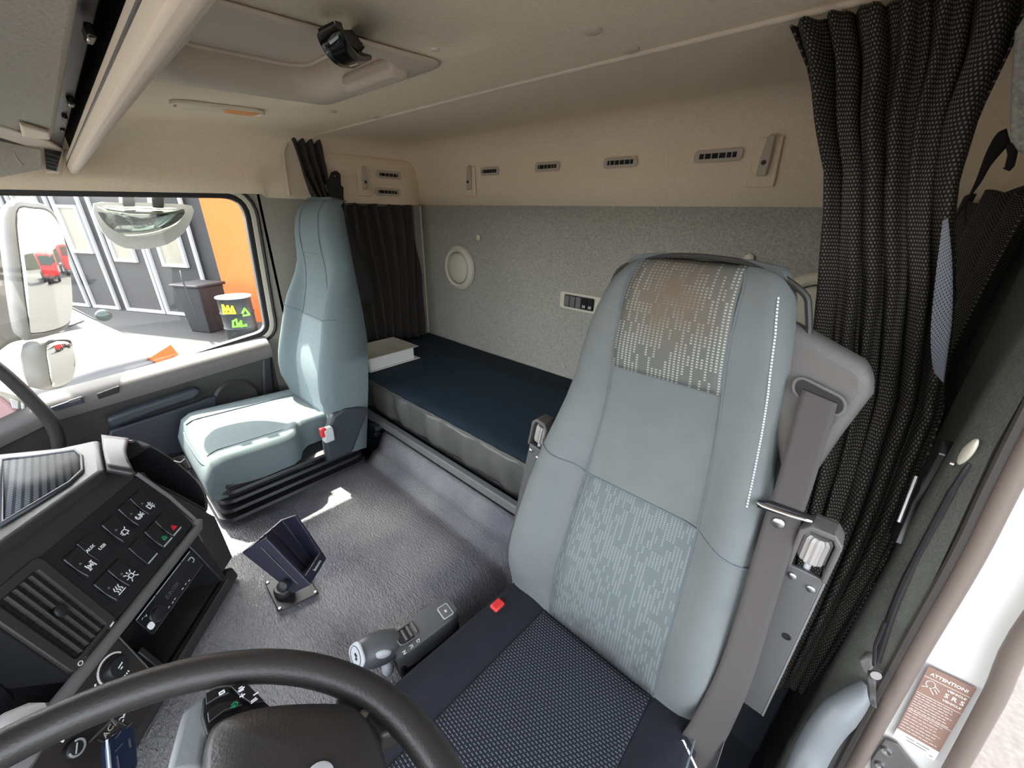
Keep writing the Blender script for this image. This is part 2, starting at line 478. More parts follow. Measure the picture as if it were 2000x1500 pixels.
# passenger wall, built round the door window
def rpoly(pts, rs, n=6):
    out = []; k = len(pts)
    for i in range(k):
        p = V((*pts[i], 0)); a = V((*pts[i-1], 0)); b = V((*pts[(i+1) % k], 0)); r = rs[i] if isinstance(rs, (list, tuple)) else rs
        d1 = (a-p).normalized(); d2 = (b-p).normalized(); an = d1.angle(d2); t = r/math.tan(an/2)
        s = p+d1*t; e_ = p+d2*t
        for q in range(n+1):
            f = q/n; c = s.lerp(p, f).lerp(p.lerp(e_, f), f); out.append((c.x, c.y))
    return out
WIN = rpoly([(-0.42, 0.905), (-0.36, 1.571), (0.548, 1.594), (0.520, 1.050), (0.463, 1.040)], [0.03, 0.05, 0.075, 0.06, 0.02])
def hole_wall(name, x, outer, hole, thick, m):
    """outer rectangle (y0,z0,y1,z1) minus hole polygon"""
    bm = bmesh.new()
    y0, z0, y1, z1 = outer
    oc = [(y0, z0), (y1, z0), (y1, z1), (y0, z1)]
    o = [bm.verts.new((x, a, b)) for a, b in oc]; h = [bm.verts.new((x, a, b)) for a, b in hole]
    es = [bm.edges.new((o[i], o[(i+1) % 4])) for i in range(4)] + [bm.edges.new((h[i], h[(i+1) % len(h)])) for i in range(len(h))]
    bmesh.ops.triangle_fill(bm, edges=es, use_beauty=True)
    vs = [v.co.copy() for v in bm.verts]; bm.verts.index_update()
    fs = [tuple(v.index for v in f.verts) for f in bm.faces]; bm.free()
    return mk(name, vs, fs, m, solid=thick, soff=0, smooth=False)
struct(hole_wall('wall_left', XL-0.02, (-0.80, FZ, 0.60, 1.625), WIN, 0.035, M['pillar']))
struct(box('wall_left_rear', (XL-0.02, 0.99, (FZ+1.625)/2), (0.035, 0.80, 1.625-FZ), M['pillar'], bev=0))
# window frame layers
fr = thing('window_1', (XL, 0.1, 1.0), 'passenger door window with black rubber and cream frame', 'window')
fr['kind'] = 'structure'
del fr['category']
def off(poly, d):
    k = len(poly); out = []
    cx = sum(p[0] for p in poly)/k; cy = sum(p[1] for p in poly)/k
    for i in range(k):
        a = V((*poly[i-1], 0)); b = V((*poly[(i+1) % k], 0)); t = (b-a).normalized(); nn = V((t.y, -t.x, 0)); p = V((*poly[i], 0))
        if nn.dot(p-V((cx, cy, 0))) < 0: nn = -nn
        q = p+nn*d; out.append((q.x, q.y))
    return out
U_, V_, N_ = V((0,1,0)), V((0,0,1)), V((1,0,0))
frame_ring('rubber_seal', (XL-0.03, 0, 0), U_, V_, N_, off(WIN, 0.008), off(WIN, -0.012), 0.034, M['plas2'], fr, bev=0.004)
frame_ring('window_surround', (XL-0.004, 0, 0), U_, V_, N_, off(WIN, 0.027), off(WIN, 0.007), 0.008, M['cream'], fr, bev=0.004)
frame_ring('outer_seal', (XL-0.004, 0, 0), U_, V_, N_, off(WIN, 0.038), off(WIN, 0.027), 0.010, M['plas2'], fr, bev=0.004)
plate('window_pane', (XL-0.034, 0, 0), U_, V_, N_, WIN, 0.004, M['glass'], fr)

# floor, front bulkhead, header, driver side pieces
struct(box('floor', (-0.05, 0.2, FZ-0.02), (2.1, 2.3, 0.04), M['floor'], bev=0))
struct(box('wall_front', (-0.07, -0.83, 0.52), (2.06, 0.04, 0.84), M['plas'], bev=0))
struct(box('wall_right_rear', (XR+0.02, 1.01, 0.90), (0.03, 0.70, 1.60), M['pillar'], bev=0))
struct(box('trim_3', (XR+0.012, 0.98, 1.68), (0.04, 0.80, 0.20), M['liner'], bev=0.006), 'beige moulding above the rear corner on the driver side')
struct(box('sill_right', (XR+0.03, -0.12, 0.05), (0.06, 1.4, 0.30), M['plas'], bev=0.01))
struct(box('trim_4', (XR+0.02, -0.12, 1.72), (0.05, 1.40, 0.12), M['liner'], bev=0.01), 'beige rail over the open driver doorway')

# raised cover on the left rear wall: rounded corner block with shelf vents
bl = [(XL+0.002, 0.80), (XL+0.002, YR-0.002), (-0.93, YR-0.002), (-0.965, YR-0.035), (-1.035, 1.275), (-1.062, 1.21), (-1.070, 0.80)]
PQ = [(-1.068,.80),(-1.068,.95),(-1.066,1.10),(-1.064,1.20),(-1.065,1.25),(-1.071,1.29),(-1.081,1.322),(-1.092,1.345),(-1.0985,1.358)]
def cmould(u, v):
    i = min(7, int(u*8)); f = u*8-i
    x = PQ[i][0]+(PQ[i+1][0]-PQ[i][0])*f; y = PQ[i][1]+(PQ[i+1][1]-PQ[i][1])*f
    z = 1.578+0.205*v; t = max(0, (v-0.72)/0.28)
    k = math.sqrt(max(0, 1-t*t))
    return (-1.0995+(x+1.0995)*k, y, z)
cornerblk = fgrid('corner_moulding', cmould, 48, 0, M['liner'], vs_=[0, .02, .3, .6, .72, .78, .84, .89, .93, .96, .98, .993, 1.0], solid=0.004, soff=-1, ang=70)
struct(cornerblk, 'beige rounded moulding in the rear passenger corner')
cornerblk.name = 'trim_5'; W['trim_5'] = W['corner_moulding']
# white piping beside the rear corner + cloth corner panel
struct(prism('trim_6', [(-1.098, 1.30, 0.86), (-1.098, YR, 0.86), (-1.085, YR, 0.86), (-1.07, 1.30, 0.86)], (0, 0, 0.72), M['felt'], bev=0.003), 'grey cloth strip in the rear passenger corner')
tag(tube('piping', [(-1.078, 1.350, 0.888), (-1.078, 1.350, 1.2), (-1.078, 1.350, 1.578)], 0.0055, M['creamg']), 'cream piping cord running down the grey rear wall corner', 'piping')

# engine tunnel -------------------------------------------------------
def tun(u, v):
    x, y = u, v
    z = 0.618 + 0.022*math.exp(-((y-0.655)/0.028)**2) - 0.012*math.exp(-((y-0.60)/0.02)**2)
    z += 0.082*sstep(0.655, 0.70, y)
    hump = sstep(0.10, 0.40, x)
    z -= 0.10*sstep(0.20, 0.37, x)
    dx = 0.05-(x+0.985)
    if dx > 0: z -= 0.05-math.sqrt(max(0.0025-dx*dx, 0))
    return (x, y, z)
struct(box('trim_8', (-0.80, 0.665, 0.30), (0.50, 0.12, 0.36), M['floor'], bev=0.004), 'dark floor well behind the passenger seat')
tx = [-0.985+0.05*(1-math.cos(PI/2*i/6)) for i in range(7)] + [-0.90+0.046*i for i in range(24)] + [0.18+0.02*i for i in range(9)]
ty = [-0.30+0.04*i for i in range(23)] + [0.60+0.01*i for i in range(12)]
vs0 = []
tn = fgrid('engine_cover', tun, 0, 0, M['tunnel'], us=tx, vs_=ty, ang=60, solid=0.02, soff=-1, skip=lambda x, y: x < -0.548 and y > 0.595)
tag(tn, 'grey grained rubber mat over the engine hump between the two seats', 'mat')
struct(box('trim_7', (-0.975, 0.21, 0.33), (0.02, 1.02, 0.45), M['plas'], bev=0.004), 'dark side of the engine hump by the passenger seat')

# ================================================================== BED
bed = thing('bunk_bed', (-0.08, 1.04, 0.70), 'blue topped bunk mattress along the grey rear wall', 'bed')
def side(u, v):
    x = -1.085+u*2.02; z = 0.742+v*0.137
    y = 0.742+0.004*math.sin(u*70+v*2)+0.003*math.sin(u*131+1)+0.006*math.cos(v*PI)*0.5-0.010*math.sin(v*PI)
    return (x, y, z)
fgrid('mattress_side', side, 120, 8, M['vinyl'], bed, solid=0.01, soff=-1)
def top(u, v):
    x = -1.085+u*2.02; y = 0.739+v*0.612
    z = 0.885+0.002*math.sin(u*9)*math.sin(v*5)
    if v < 0.03: z -= 0.006*(1-v/0.03)
    return (x, y, z)
fgrid('mattress_top', top, 30, 0, M['mattop'], bed, vs_=[0, 0.01, 0.03, 0.1, 0.3, 0.5, 0.7, 1.0], solid=0.02, soff=-1)
tube('edge_piping', [(-1.085+2.02*i/60, 0.739+0.0015*math.sin(i*2.1), 0.878) for i in range(61)], 0.0045, M['vinyl'], bed, n=8)
box('mattress_core', (-0.075, 1.05, 0.805), (2.0, 0.58, 0.12), M['vinyl'], bed, bev=0.01)
bb = thing('bunk_base', (-0.08, 1.04, 0.10), 'dark bunk base under the mattress with pale front ledge', 'bed base')  # base of the bunk, carries the mattress
box('ledge', (-0.12, 0.722, 0.718), (1.93, 0.026, 0.034), M['ledge'], bb, bev=0.004)
lab(box('front_panel', (-0.08, 0.738, 0.58), (1.98, 0.02, 0.25), M['floor'], bb, bev=0.004), 'navy carpeted front panel')
box('plinth', (-0.08, 1.06, 0.38), (2.0, 0.50, 0.55), M['floor'], bb, bev=0)
box('slat_base', (-0.08, 1.05, 0.722), (2.0, 0.60, 0.034), M['plas2'], bb, bev=0.003)
for x, z in ((0.893, 0.683), (0.885, 0.625)):
    lathe('bolt', (x, 0.7275, z), (0, -1, 0), [(0, 0), (0.0045, 0), (0.0045, 0.002), (0.003, 0.0032), (0, 0.0032)], M['steel'], bb, n=12)
hl = thing('hinge_bracket', (-0.58, 0.69, 0.69), 'small dark hinge bracket under the left end of the bunk ledge', 'bracket')
box('bracket_plate', (-0.60, 0.70, 0.70), (0.05, 0.03, 0.022), M['blue'], hl, bev=0.003)
box('bracket_foot', (-0.585, 0.69, 0.678), (0.03, 0.03, 0.02), M['plas2'], hl, bev=0.003)

# book on bunk ---------------------------------------------------------
bk = thing('catalogue', (-0.83, 0.93, 0.888), 'thick catalogue with beige patterned cover lying on the blue bunk', 'book')
cA, cB, cC = V((-0.747,1.04,0.955)), V((-0.741,0.775,0.955)), V((-1.052,1.028,0.955))
ux = (V((cA.x-cB.x, cA.y-cB.y, 0))).normalized(); uy = V((-ux.y, ux.x, 0))
cen = V((cA.x, cA.y, 0))-ux*0.13+uy*0.10
AX = (ux, uy, V((0,0,1)))
box('lower_cover', cen+V((0,0,0.8905)), (0.27, 0.22, 0.003), M['paper'], bk, bev=0.0008, axes=AX)
box('pages', cen+V((0,0,0.921))-ux*0.012, (0.235, 0.205, 0.057), M['pages'], bk, bev=0.003, axes=AX)
box('top_cover', cen+V((0,0,0.951)), (0.265, 0.215, 0.003), M['cover'], bk, bev=0.0008, axes=AX)
box('ring_spine', cen+V((0,0,0.921))-ux*0.128, (0.012, 0.205, 0.05), M['cover'], bk, bev=0.003, axes=AX)

# ================================================================== REAR WALL FITTINGS
def vent(c, U, N, wl, hl_, label, nslat=5):
    U, N = V(U).normalized(), V(N).normalized(); Z = V((0,0,1)); Z = (Z-N*Z.dot(N)).normalized()
    t = thing('air_vent', V(c)-Z*hl_/2, label, 'vent', 'slotted air vents around the bunk')
    out = rrect(wl, hl_, hl_*0.33); inn = rrect(wl*0.76, hl_*0.40, hl_*0.05)
    frame_ring('bezel', V(c), U, Z, N, out, inn, 0.005, M['creamg'], t, bev=0.0015)
    plate('slot', V(c)+N*0.0004, U, Z, N, inn, 0.0012, M['gloss'], t)
    for i in range(nslat):
        x = wl*0.76*((i+0.5+random.uniform(-.2,.2))/nslat-0.5)
        box('slat', V(c)+U*x+N*0.0022, (0.0025, hl_*0.38, 0.002), M['steel'], t, bev=0, axes=(U, Z, N))
    return t
yw = YR-0.002
for px_, lb in (((-0.565,1.352,1.717), 'leftmost slotted vent on the beige band over the bunk'), ((-0.251,1.352,1.719), 'second slotted vent from the left on the beige rear band'),
                ((0.059,1.352,1.716), 'third slotted vent from the left on the beige rear band'), ((0.369,1.352,1.716), 'slotted vent beside the right belt latch on the rear band')):
    vent((px_[0], yw, px_[2]), (1,0,0), (0,-1,0), 0.112+0.022*(px_[0]+0.573), 0.033, lb)
vent((-1.06,1.166,1.707), (0,1,0), (1,0,0), 0.135, 0.034, 'upper of the two vents on the passenger corner moulding')
vent((-1.06,1.152,1.633), (0,1,0), (1,0,0), 0.135, 0.034, 'lower of the two vents on the passenger corner moulding')

def latch(c, U, N, label, tilt=0.0):
    U, N = V(U).normalized(), V(N).normalized(); Z = V((0,0,1)); c = V(c)
    t = thing('bunk_latch', c-Z*0.06, label, 'latch', 'bunk fixing latches in moulded recesses')
    plate('recess', c, U, Z, N, [(-0.036,-0.075), (0.036,-0.075), (0.030,0.045), (-0.026,0.045)], 0.008, M['liner'], t, bev=0.004)
    q = [(-0.013,-0.048), (0.013,-0.048), (0.015,-0.01), (0.013,0.045), (0.004,0.052), (-0.006,0.045), (-0.012,-0.005)]
    plate('hook', c+N*0.008, U, Z, N, q, 0.012, M['creamg'], t, bev=0.004)
    lathe('screw', c+N*0.019-Z*0.016, N, [(0, 0), (0.006, 0), (0.006, 0.003), (0, 0.003)], M['plas2'], t, n=12)
latch(((-0.687,1.352,1.69)[0], yw, (-0.687,1.352,1.694)[2]), (1,0,0), (0,-1,0), 'latch left of all the rear band vents')
latch(((0.496,1.352,1.706)[0], yw, (0.496,1.352,1.706)[2]), (1,0,0), (0,-1,0), 'latch in the recess next to the big dark curtain')
latch((-1.066,1.034,1.685), (0,1,0), (1,0,0), 'latch on the corner moulding next to two stacked vents')

def round_vent(c, r, label):
    t = thing('round_vent', V(c)-V((0,0,r)), label, 'ventilator', 'round cream ventilators low on the rear wall')
    lathe('outer_ring', c, (0,-1,0), [(r*0.7, 0.002), (r, 0.002), (r, 0.008), (r*0.93, 0.020), (r*0.80, 0.026), (r*0.72, 0.022), (r*0.70, 0.012)], M['cream'], t, n=40, cap=False)
    lathe('cap', c, (0,-1,0), [(r*0.66, 0.002), (r*0.66, 0.016), (r*0.62, 0.022), (r*0.45, 0.028), (0.001, 0.030)], M['cream'], t, n=40)
rv = 0.112
round_vent(((-0.784,1.34,1.291)[0], YR, (-0.784,1.34,1.289)[2]), rv, 'round cream ventilator at the left end of the rear wall')
round_vent(((0.709,1.34,1.32)[0], YR, (0.71,1.34,1.315)[2]), rv, 'round cream ventilator half hidden behind the driver seat')
for p, lb, N in (((-0.64,1.357,1.443), 'small cream button above the left round ventilator', (0,-1,0)), ((0.515,1.357,1.444), 'small cream button beside the driver headrest', (0,-1,0)),
              ((-1.072,1.293,1.28), 'small cream button beside the corner piping', (1,0,0))):
    N = V(N)
    tag(lathe('press_stud', V(p), N, [(0, 0), (0.0135, 0), (0.0135, 0.004), (0.010, 0.007), (0, 0.008)], M['cream'], n=18), lb, 'stud', 'cream press studs on the rear cloth')

sp = V(((-0.066,1.35,1.226)[0]+0.022, YR, (-0.066,1.35,1.226)[2]))
st = thing('switch_panel', sp-V((0,0,0.03)), 'pale wall plate with five black switches on the rear wall', 'switch panel')
Ux, Zz, Ny = V((1,0,0)), V((0,0,1)), V((0,-1,0))
plate('plate', sp, Ux, Zz, Ny, rrect(0.205, 0.070, 0.012), 0.006, M['cream'], st, bev=0.002)
plate('switch_bed', sp+Ny*0.006-Ux*0.008, Ux, Zz, Ny, rrect(0.142, 0.050, 0.006), 0.003, M['plas2'], st, bev=0.001)
for i in range(5):
    b = plate('switch', sp+Ny*0.009+Ux*(-0.064+0.028*i), Ux, Zz, Ny, rrect(0.0245, 0.043, 0.003), 0.005 if i != 3 else 0.003, M['grey'] if i < 3 else M['gloss'], st, bev=0.0015)
    if i >= 3:
        strokes('icon', sp+Ny*0.0145+Ux*(-0.064+0.028*i)-Zz*0.010, Ux, Zz, Ny, [[(-0.006,-0.004), (0.006,-0.004)], [(-0.006,0.001), (0.006,0.001)], [(-0.004,0.004), (-0.004,-0.006)], [(0.004,0.004), (0.004,-0.006)]], 0.0018, M['white'], b)

# ================================================================== SEATS
WTAB = [(0,.226),(.2,.222),(.4,.210),(.55,.192),(.7,.170),(.8,.156),(.9,.138),(.96,.123),(1.0,.100)]
class SeatF:
    def __init__(s, cx, jy, jz, ty, tz, bol, lean=0.0, ws=1.0):
        s.J = V((cx, jy, jz)); d = V((0, ty-jy, tz-jz)); s.H = d.length; s.U = d.normalized(); s.X = V((1,0,0)); s.N = V((0, -s.U.z, s.U.y)); s.bol = bol
        s.lean = lean; s.ws = ws
    def w(s, v): return interp(WTAB, v)*s.ws
    def front(s, a, v):
        """forward offset of the cover at across-fraction a (-1..1) and height fraction v"""
        b = s.bol*(1-sstep(0.5, 0.78, v))*sstep(-0.05, 0.15, v)
        f = b*sstep(0.50, 0.80, abs(a)) + 0.020*math.exp(-((v-0.22)/0.16)**2) - 0.012*math.exp(-((v-0.62)/0.12)**2)
        f += 0.015*sstep(0.70, 0.85, v)*(1-sstep(0.9, 1.0, v))
        e = max(0, abs(a)-0.80)/0.20
        f -= (0.055*b/0.05 if b > 0.03 else 0.0)*0 + 0.038*(1-math.sqrt(max(0, 1-e*e)))
        t = max(0, v-0.93)/0.07
        f -= 0.035*(1-math.sqrt(max(0, 1-t*t)))
        return f
    def P(s, a, v, lift=0.0):
        cx = s.lean*(1-v)
        return s.J + s.X*(a*s.w(v)+cx) + s.U*(v*s.H) + s.N*(s.front(a, v)+lift)

def backrest(F, parent, matm, thick=0.115):
    rings = []; na = 28
    vv = [-0.14, -0.08, 0, .06, .12, .18, .24, .3, .36, .42, .48, .54, .6, .66, .72, .78, .84, .89, .93, .955, .975, .99, 1.0]
    for v in vv:
        th = thick*(1-0.45*sstep(0.3, 1.0, v)) - (0.03*sstep(0.96, 1.0, v))
        r = [F.P(-1+2*i/na, max(v, 0))+F.U*(min(v, 0)*F.H) for i in range(na+1)]
        back = []
        for i in range(11):
            a = 1-2*i/10
            wv = F.w(max(v, 0)); q = F.J+F.X*(a*wv*0.97+F.lean*(1-max(v, 0)))+F.U*(v*F.H)-F.N*(th-0.022*(abs(a)**4))
            back.append(q)
        rings.append(r+back)
    tops = rings[-1]; c = sum(tops, V((0,0,0)))/len(tops)
    rings.append([p.lerp(c, 0.4)+F.U*0.006 for p in tops])
    return loft('backrest', rings, matm, parent, ang=70)

def panel(name, F, parent, m, half, v0, v1, lift, nv=18, na=10, poff=None):
    """a sewn panel lying on the backrest"""
    def fn(u, t):
        v = v0+(v1-v0)*t; h = interp(half, v)
        return F.P(((u*2-1)*h+(interp(poff, v) if poff else 0))/F.w(v), v, lift)
    return fgrid(name, fn, na, nv, m, parent, solid=0.004, soff=-1, ang=70)

def seamline(F, parent, lines, name='seam', m=None, r=0.0016):
    vs, fs = [], []
    for ln in lines:
        pts = []
        for (a0, v0), (a1, v1) in zip(ln[:-1], ln[1:]):
            for q in range(8): pts.append(F.P(a0+(a1-a0)*q/8, v0+(v1-v0)*q/8, 0.0008))
        pts.append(F.P(ln[-1][0], ln[-1][1], 0.0008))
        k0 = len(vs); n = 5
        for i, p in enumerate(pts):
            T = (pts[min(i+1, len(pts)-1)]-pts[max(i-1, 0)]).normalized(); b = T.cross(F.N).normalized(); nn = b.cross(T)
            for q in range(n): vs.append(p+(b*math.cos(2*PI*q/n)+nn*math.sin(2*PI*q/n))*r)
        for i in range(len(pts)-1):
            for q in range(n): fs.append((k0+i*n+q, k0+i*n+(q+1) % n, k0+(i+1)*n+(q+1) % n, k0+(i+1)*n+q))
    return mk(name, vs, fs, m or M['seam'], parent)

def cushion(name, c, hw, y0, y1, z, thick, m, parent, slope=0.02, front_r=0.05, bol=0.02, taper=0.0):
    """seat pad from y0 (front) to y1 (rear); z = top at the rear"""
    rings = []; ny = 18
    for j in range(ny+1):
        t = j/ny; y = y0+(y1-y0)*t
        zt = z+slope*(1-t); zbm = z-thick
        d = max(0, front_r-(y-y0)); dz = front_r-math.sqrt(max(0, front_r**2-d*d)); zt -= dz*1.1; zbm += dz*0.25
        w_ = hw*(1-0.10*(max(0, 0.22-t)/0.22)**2-0.05*t)
        r = []
        for i in range(25):
            a = -1+2*i/24; e = max(0, abs(a)-0.86)/0.14; tp = 1-(taper*sstep(.52, .66, t) if a > 0 else 0)
            r.append(V((c+a*w_*tp, y, zt+bol*sstep(0.45, 0.8, abs(a))-0.035*(1-math.sqrt(max(0, 1-e*e))))))
        for i in range(9):
            a = 1-2*i/8; tp = 1-(taper*sstep(.52, .66, t) if a > 0 else 0); r.append(V((c+a*w_*0.97*tp, y, zbm)))
        rings.append(r)
    return loft(name, rings, m, parent, ang=60)

def cush_z(c, hw, y0, y1, z, slope, front_r, bol):
    def fz(x, y):
        t = (y-y0)/(y1-y0); zt = z+slope*(1-t)
        d = max(0, front_r-(y-y0)); zt -= (front_r-math.sqrt(max(0, front_r**2-d*d)))*1.1
        w_ = hw*(1-0.10*(max(0, 0.22-t)/0.22)**2-0.05*t); a = abs((x-c)/w_); e = max(0, a-0.86)/0.14
        return zt+bol*sstep(0.45, 0.8, a)-0.035*(1-math.sqrt(max(0, 1-min(1, e*e))))
    return fz

def bracket(name_root, P0, P1, X, N, wd, label, parent):
    """armrest bracket: long plate from P1 (low) to P0 (high) with a ribbed adjusting wheel in a cap on top"""
    P0, P1 = V(P0), V(P1); Up = (P0-P1).normalized(); N = V(N); N = (N-Up*N.dot(Up)).normalized(); X = Up.cross(N).normalized()
    if X.x < 0: X = -X
    L = (P0-P1).length
    t = lab(plate(name_root, P1, X, Up, N, [(-wd/2,0), (wd/2,0), (wd/2,L), (-wd/2,L)], 0.006, M['steelp'], parent, bev=0.0015), label)
    prism('flange', [P1+X*(wd/2)+N*0.006, P1+X*(wd/2+0.0025)+N*0.006, P1+X*(wd/2+0.0025)-N*0.02, P1+X*(wd/2)-N*0.02], Up*L, M['ledge'], t)
    for a, h in ((-0.28, 0.985), (0.28, 0.965)) :
        lathe('screw', P1+X*(a*wd)+Up*(L*h-0.01)+N*0.006, N, [(0.0052, 0), (0.0052, 0.003), (0.0035, 0.0042), (0, 0.0042)], M['steel'], t, n=14)
    lathe('hole', P1+X*(0.22*wd)+Up*(L*0.60)+N*0.0061, N, [(0.0055, 0), (0.0055, 0.0012), (0.0035, 0.0012), (0.0034, 0.0004), (0, 0.0004)], M['plas2'], t, n=14)
    C0 = P0+Up*0.0
    capw = wd*1.12
    out = [(-capw/2,0.0), (-capw/2,0.062), (-capw/2+0.010,0.074), (capw/2-0.010,0.074), (capw/2,0.062), (capw/2,0.0)]
    inn = [(-capw/2+0.006,0.0), (-capw/2+0.006,0.056), (-capw/2+0.011,0.066), (capw/2-0.011,0.066), (capw/2-0.006,0.056), (capw/2-0.006,0.0)]
    prof = out+inn[::-1]
    cp = plate('knob_cap', C0-N*0.024, X, Up, N, prof, 0.036, M['wing'], t, bev=0.002)
    plate('cap_back', C0-N*0.022, X, Up, N, out, 0.006, M['plas2'], t, bev=0.002)
    ring = []
    kn = 28
    rings = []
    for h, sc in ((0.0, 0.86), (0.003, 1.0), (0.036, 1.0), (0.041, 0.80)):
        rings.append([C0+Up*(0.014+h)-N*0.006+(X*math.cos(2*PI*q/kn)+N*math.sin(2*PI*q/kn))*(0.0155*sc*(1.0 if q % 2 else 0.86)) for q in range(kn)])
    loft('ribbed_knob', rings, M['knobg'], t, ang=20)
    tube('spindle', [C0-N*0.006-Up*0.004, C0-N*0.006+Up*0.016], 0.0042, M['silver'], t, n=10)
    return t
M['steelp'] = mat('bracket_steel', (0.115,0.115,0.112), 0.45, metal=0.3)
M['knobg'] = mat('knob_grey', (0.33,0.31,0.29), 0.5)

# ------------------------------------------------------------------ driver seat
DF = SeatF(0.615, 0.51, 0.734, 0.576, 1.498, 0.030, lean=-0.043)
POFF = [(0,.026),(.25,.022),(.49,.016),(.78,.004),(1,-.010)]
ds = thing('driver_seat', (0.585, 0.38, FZ), 'nearest seat with pale teal back, worn speckled panels and navy cushion', 'seat')
backrest(DF, ds, M['seat'])
upper = [(.70,.078),(.78,.083),(.98,.072),(1,.070)]
lab(panel('headrest_panel', DF, ds, M['insert'], upper, 0.775, 1.0, 0.0022, poff=POFF), 'speckled headrest panel')
lowr = [(-.1,.122),(0,.122),(.25,.113),(.49,.102),(.78,.083)]
lab(panel('back_panel', DF, ds, M['insertlow'], lowr, 0.0, 0.492, 0.0022, poff=POFF), 'speckled lower back panel')
def hv(t, v): return (interp(t, v)+interp(POFF, v))/DF.w(v)
def hl_(t, v): return (-interp(t, v)+interp(POFF, v))/DF.w(v)
seamline(DF, ds, [[(hl_(lowr,0), 0), (hl_(lowr,.25), .25), (hl_(lowr,.49), .49), (hl_(lowr,.78), .775), (hl_(upper,.88), .88), (hl_(upper,.98), .985)],
                  [(hv(lowr,0), 0), (hv(lowr,.25), .25), (hv(lowr,.49), .49), (hv(lowr,.78), .775), (hv(upper,.88), .88), (hv(upper,.98), .985)],
                  [(hl_(upper,.775), .775), (hv(upper,.775), .775)],
                  [(-.98, .53), (hl_(lowr,.49), .492), (hv(lowr,.49), .492), (.98, .47)]])
# white stitching down the right bolster: short dashes
vs, fs = [], []
for i in range(70):
    v = 0.955-0.0085*i*0.62
    if v < 0.55: break
    for e_ in (0, 0.0032):
        p = DF.P(0.88, v-e_, 0.0012); vs += [p-DF.X*0.0011, p+DF.X*0.0011]
    k = len(vs)-4; fs.append((k, k+1, k+3, k+2))
mk('stitching', vs, fs, M['stitch'], ds, smooth=False, solid=0.0006)
# rim of the shell behind the headrest
rim = [DF.J+DF.X*(a*DF.w(min(v,1))*1.0+0.003*math.copysign(1, a))+DF.U*(v*DF.H+0.004*(v > 0.9))-DF.N*0.030 for a, v in
       [(-1.0,.70),(-1.0,.8),(-1.0,.88),(-1.0,.93),(-0.98,.965),(-0.7,.992),(-0.2,1.0),(0.2,1.0),(0.7,.992),(1.0,.960),(1.04,.93),(1.04,.88),(1.03,.8),(1.02,.70)]]
tube('shell_rim', smoothpath(rim, 4), 0.004, M['plas'], ds, n=8)
box('back_shell', DF.J+DF.U*0.28-DF.N*0.105, (0.36, 0.03, 0.50), M['plas'], ds, bev=0.012, axes=(DF.X, DF.N, DF.U))
CX, HW, Y0, Y1, CZ, SL, FR, BO = 0.580, 0.238, 0.045, 0.545, 0.728, 0.022, 0.06, 0.016
lab(cushion('cushion', CX, HW, Y0, Y1, CZ, 0.12, M['dark'], ds, slope=SL, front_r=FR, bol=BO), 'navy seat cushion')
cz = cush_z(CX, HW, Y0, Y1, CZ, SL, FR, BO)
def cins(u, v):
    y = 0.06+v*0.45; hw = 0.135-0.010*v; x = 0.590+(u*2-1)*hw
    return (x, y, cz(x, y)+0.0025)
lab(fgrid('cushion_panel', cins, 16, 24, M['darkins'], ds, solid=0.003, soff=-1, ang=70), 'navy cushion panel woven with pale dashes')
tube('cushion_seam', [(0.79+0.012*math.sin(i*0.25), 0.30+0.02*i, cz(0.79, 0.30+0.02*i)+0.001) for i in range(11)], 0.0016, M['seam'], ds, n=6)
box('seat_frame', (0.58, 0.30, 0.585), (0.42, 0.46, 0.06), M['plas'], ds, bev=0.01)
box('seat_pedestal', (0.58, 0.31, 0.335), (0.36, 0.40, 0.46), M['plas2'], ds, bev=0.01)
# belt wing on the right shoulder
wp = [(0.728,0.591,1.435), (0.75,0.59,1.428), (0.822,0.588,1.399), (0.834,0.587,1.388), (0.84,0.585,1.365), (0.827,0.579,1.303), (0.817,0.574,1.24), (0.799,0.57,1.197), (0.746,0.58,1.316)]
wg = prism('belt_guide', wp, (0, 0.040, 0), M['wing'], ds, bev=0.014, seg=4)
lab(wg, 'taupe shoulder wing with belt slot')
sl0, sl1 = V((0.77,0.58,1.359)), V((0.814,0.579,1.346))
sd = (sl1-sl0).normalized(); su = DF.U
plate('belt_slot', (sl0+sl1)/2-V((0,0.0035,0)), sd, su, V((0,-1,0)), rrect((sl1-sl0).length+0.008, 0.020, 0.009, 6), 0.0012, M['gloss'], wg)
frame_ring('slot_rim', (sl0+sl1)/2-V((0,0.002,0)), sd, su, V((0,-1,0)), rrect((sl1-sl0).length+0.016, 0.028, 0.013, 6), rrect((sl1-sl0).length+0.008, 0.020, 0.009, 6), 0.0035, M['wing'], wg, bev=0.001)
# red buckle on the inner side
bkA = V((0.388,0.437,0.742))
b_ = box('buckle', bkA+V((0.0,0.0,-0.03)), (0.028, 0.042, 0.075), M['plas2'], ds, bev=0.005)
lab(box('release_button', bkA+V((0.0,-0.006,0.008)), (0.020, 0.028, 0.012), M['red'], b_, bev=0.003), 'red release button')

# armrest brackets
bracket('armrest_bracket', (0.845,0.548,1.124), (0.847,0.548,0.825), (1,0,0), (0,-1,0.09), 0.040, 'armrest bracket with ribbed knob beside the hanging seat belt', ds)
bracket('armrest_bracket', (0.35,0.598,1.072), (0.288,0.598,0.703), (1,0,0), (0,-1,0.09), 0.038, 'armrest bracket with ribbed knob in front of the bunk mattress', ds)

